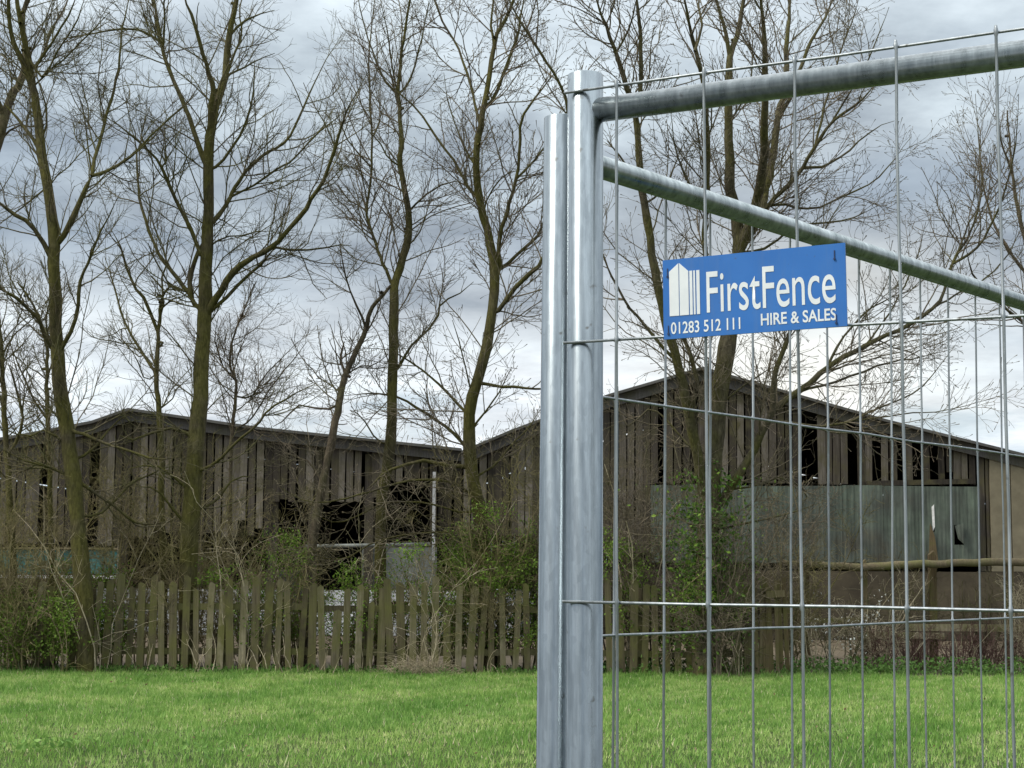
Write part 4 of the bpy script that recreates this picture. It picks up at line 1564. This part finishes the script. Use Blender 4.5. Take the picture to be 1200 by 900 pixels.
# weeds (nettles and ground ivy) along the foot of the fences
def weeds(name, x0, x1, y0, y1, n, hh, size, label):
    cx = rng.uniform(x0, x1, n // 14)
    cy = rng.uniform(y0, y1, n // 14)
    hm = rng.uniform(.3, 1, n // 14) * hh
    j = rng.integers(0, len(cx), n)
    c = np.stack([cx[j] + rng.normal(size=n) * .07, cy[j] + rng.normal(size=n) * .06, rng.uniform(.0, 1, n) * hm[j]], 1)
    o = leaf_mesh(name, c, size, 'leaf_weed', None, up=.6)
    tag(o, label, 'weeds', kind='stuff')


weeds('weeds', X(700, 22), X(1290, 22), 21.95, 22.9, 6500, .27, .045, 'dark green nettles growing along the foot of the right fences')
weeds('weeds', X(-90, 22), X(640, 22), 21.7, 22.3, 4200, .14, .045, 'low green weeds growing along the foot of the pickets')
# broad leaved plants in the lawn
for px, py, n, lb in ((25, 886, 26, 'broad leaved weed in the near left corner of the grass'), (245, 888, 12, 'broad leaved weed in the near grass below the stoutest trunk'),
                      (70, 880, 16, 'broad leaved weed in the grass near the left corner, further right')):
    dray = ray(px, py)
    g = CAM + dray * (-CAM.z / dray.z)
    root = empty('broadleaf_weed', (g.x, g.y, 0), lb, 'weed', 'broad leaved weeds in the grass')
    n *= 3
    c = np.stack([g.x + rng.normal(size=n) * .2, g.y + rng.normal(size=n) * .14, rng.uniform(.06, .11, n)], 1)
    leaf_mesh('leaves', c, .05, 'leaf_lawn', root, up=.0)

n = 420
ly = rng.uniform(10.5, 21.9, n)
lx = rng.uniform(-1, 1, n) * (ly * .335 + 1)
c = np.stack([lx, ly, rng.uniform(.02, .05, n)], 1)
tag(leaf_mesh('dead_leaves', c, .028, 'dry_leaf', None, up=.1), 'small dead leaves scattered over the grass', 'leaves', kind='stuff')

# ------------------------------------------------------------------ light
SUN_EL, SUN_AZ = R(48), R(-112)      # azimuth measured from +Y towards +X : from behind the camera, left
sd = bpy.data.lights.new('sun', 'SUN')
sd.energy = 2.9
sd.angle = R(13)
sd.color = (1, .94, .84)
so = bpy.data.objects.new('sun', sd)
COL.objects.link(so)
# sun high at the left
to_sun = Vector((math.sin(SUN_AZ) * math.cos(SUN_EL), math.cos(SUN_AZ) * math.cos(SUN_EL), math.sin(SUN_EL)))
so.rotation_euler = to_sun.to_track_quat('Z', 'Y').to_euler()

w_ = bpy.data.worlds.new('World')
scene.world = w_
w_.use_nodes = True
nt = w_.node_tree
nt.nodes.clear()
out = nt.nodes.new('ShaderNodeOutputWorld')
sky = N(nt, 'ShaderNodeTexSky')
sky.sky_type = 'NISHITA'
sky.sun_disc = False
sky.sun_elevation = SUN_EL
sky.sun_rotation = SUN_AZ
bg1 = N(nt, 'ShaderNodeBackground')
bg1.inputs['Strength'].default_value = .10
L(nt, sky.outputs[0], bg1.inputs['Color'])
tc = N(nt, 'ShaderNodeTexCoord')
D = tc.outputs['Generated']
sx = N(nt, 'ShaderNodeSeparateXYZ')
L(nt, D, sx.inputs[0])
zc = mth(nt, 'MAXIMUM', sx.outputs['Z'], 0)
# cloud layer projected on a plane high above
den = mth(nt, 'ADD', zc, .16)
cx = N(nt, 'ShaderNodeCombineXYZ')
L(nt, mth(nt, 'DIVIDE', sx.outputs['X'], den), cx.inputs[0])
L(nt, mth(nt, 'DIVIDE', sx.outputs['Y'], den), cx.inputs[1])
c1 = noise(nt, 1.5, 7, .55, vec=cx.outputs[0])
c2 = noise(nt, 3.6, 6, .6, vec=cx.outputs[0])
c3 = noise(nt, .75, 3, .5, vec=cx.outputs[0])
e = mth(nt, 'ADD', zc, mth(nt, 'MULTIPLY', mth(nt, 'SUBTRACT', c1, .5), .24))
e = mth(nt, 'ADD', e, mth(nt, 'MULTIPLY', mth(nt, 'SUBTRACT', c2, .5), .08))
body = ramp(nt, e, [(0, (.56, .69, .82)), (.05, (.71, .81, .89)), (.085, (.84, .89, .93)), (.12, (.76, .83, .88)), (.145, (.62, .68, .73)), (.18, (.345, .40, .46)), (.235, (.42, .49, .555)), (.28, (.58, .67, .735)), (.34, (.68, .77, .84)), (.5, (.85, .92, .97)), (1, (1, 1, 1))])
mot = ramp(nt, c2, [(.33, (.70, .71, .74)), (.66, (1.28, 1.27, 1.25))])
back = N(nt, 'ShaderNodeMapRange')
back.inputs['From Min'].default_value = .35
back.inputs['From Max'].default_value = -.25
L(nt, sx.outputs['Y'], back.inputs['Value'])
body = mixc(nt, mth(nt, 'MULTIPLY', back.outputs[0], .8), body, (.74, .80, .84))  # unseen sky behind the camera, brightened for metal reflections and front light
body = mixc(nt, .8, body, mot, 'MULTIPLY')
# overcast sky is brightest overhead
gain = N(nt, 'ShaderNodeMapRange')
gain.inputs['From Min'].default_value = .36
gain.inputs['From Max'].default_value = .9
gain.inputs['To Min'].default_value = 1.0
gain.inputs['To Max'].default_value = 2.3
L(nt, zc, gain.inputs['Value'])
# the low sun breaking through thin cloud over the right hand barn
gd = ray(930, 425).normalized()
dp = N(nt, 'ShaderNodeVectorMath', operation='DOT_PRODUCT')
L(nt, D, dp.inputs[0])
dp.inputs[1].default_value = tuple(gd)
glow = mth(nt, 'POWER', mth(nt, 'MAXIMUM', dp.outputs['Value'], 0), 260)
glow = mth(nt, 'MULTIPLY', glow, mth(nt, 'MULTIPLY', c1, .85))
body = mixc(nt, glow, body, (1.25, 1.2, 1.05))
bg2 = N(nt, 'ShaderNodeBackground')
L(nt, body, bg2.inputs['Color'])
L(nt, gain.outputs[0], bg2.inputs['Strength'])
cov = mth(nt, 'MULTIPLY_ADD', mth(nt, 'MULTIPLY', mth(nt, 'SUBTRACT', c3, .36, True), 9, True), .4)
cov.node.inputs[2].default_value = .6
mxs = N(nt, 'ShaderNodeMixShader')
L(nt, cov, mxs.inputs[0])
L(nt, bg1.outputs[0], mxs.inputs[1])
L(nt, bg2.outputs[0], mxs.inputs[2])
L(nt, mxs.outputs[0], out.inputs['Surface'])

scene.view_settings.view_transform = 'Standard'
scene.view_settings.look = 'None'
scene.view_settings.gamma = 1
scene.view_settings.use_curve_mapping = False
scene.view_settings.exposure = 0.12
scene.cycles.max_bounces = 6
scene.cycles.diffuse_bounces = 3
scene.cycles.glossy_bounces = 3
scene.cycles.transmission_bounces = 3
scene.cycles.use_denoising = True
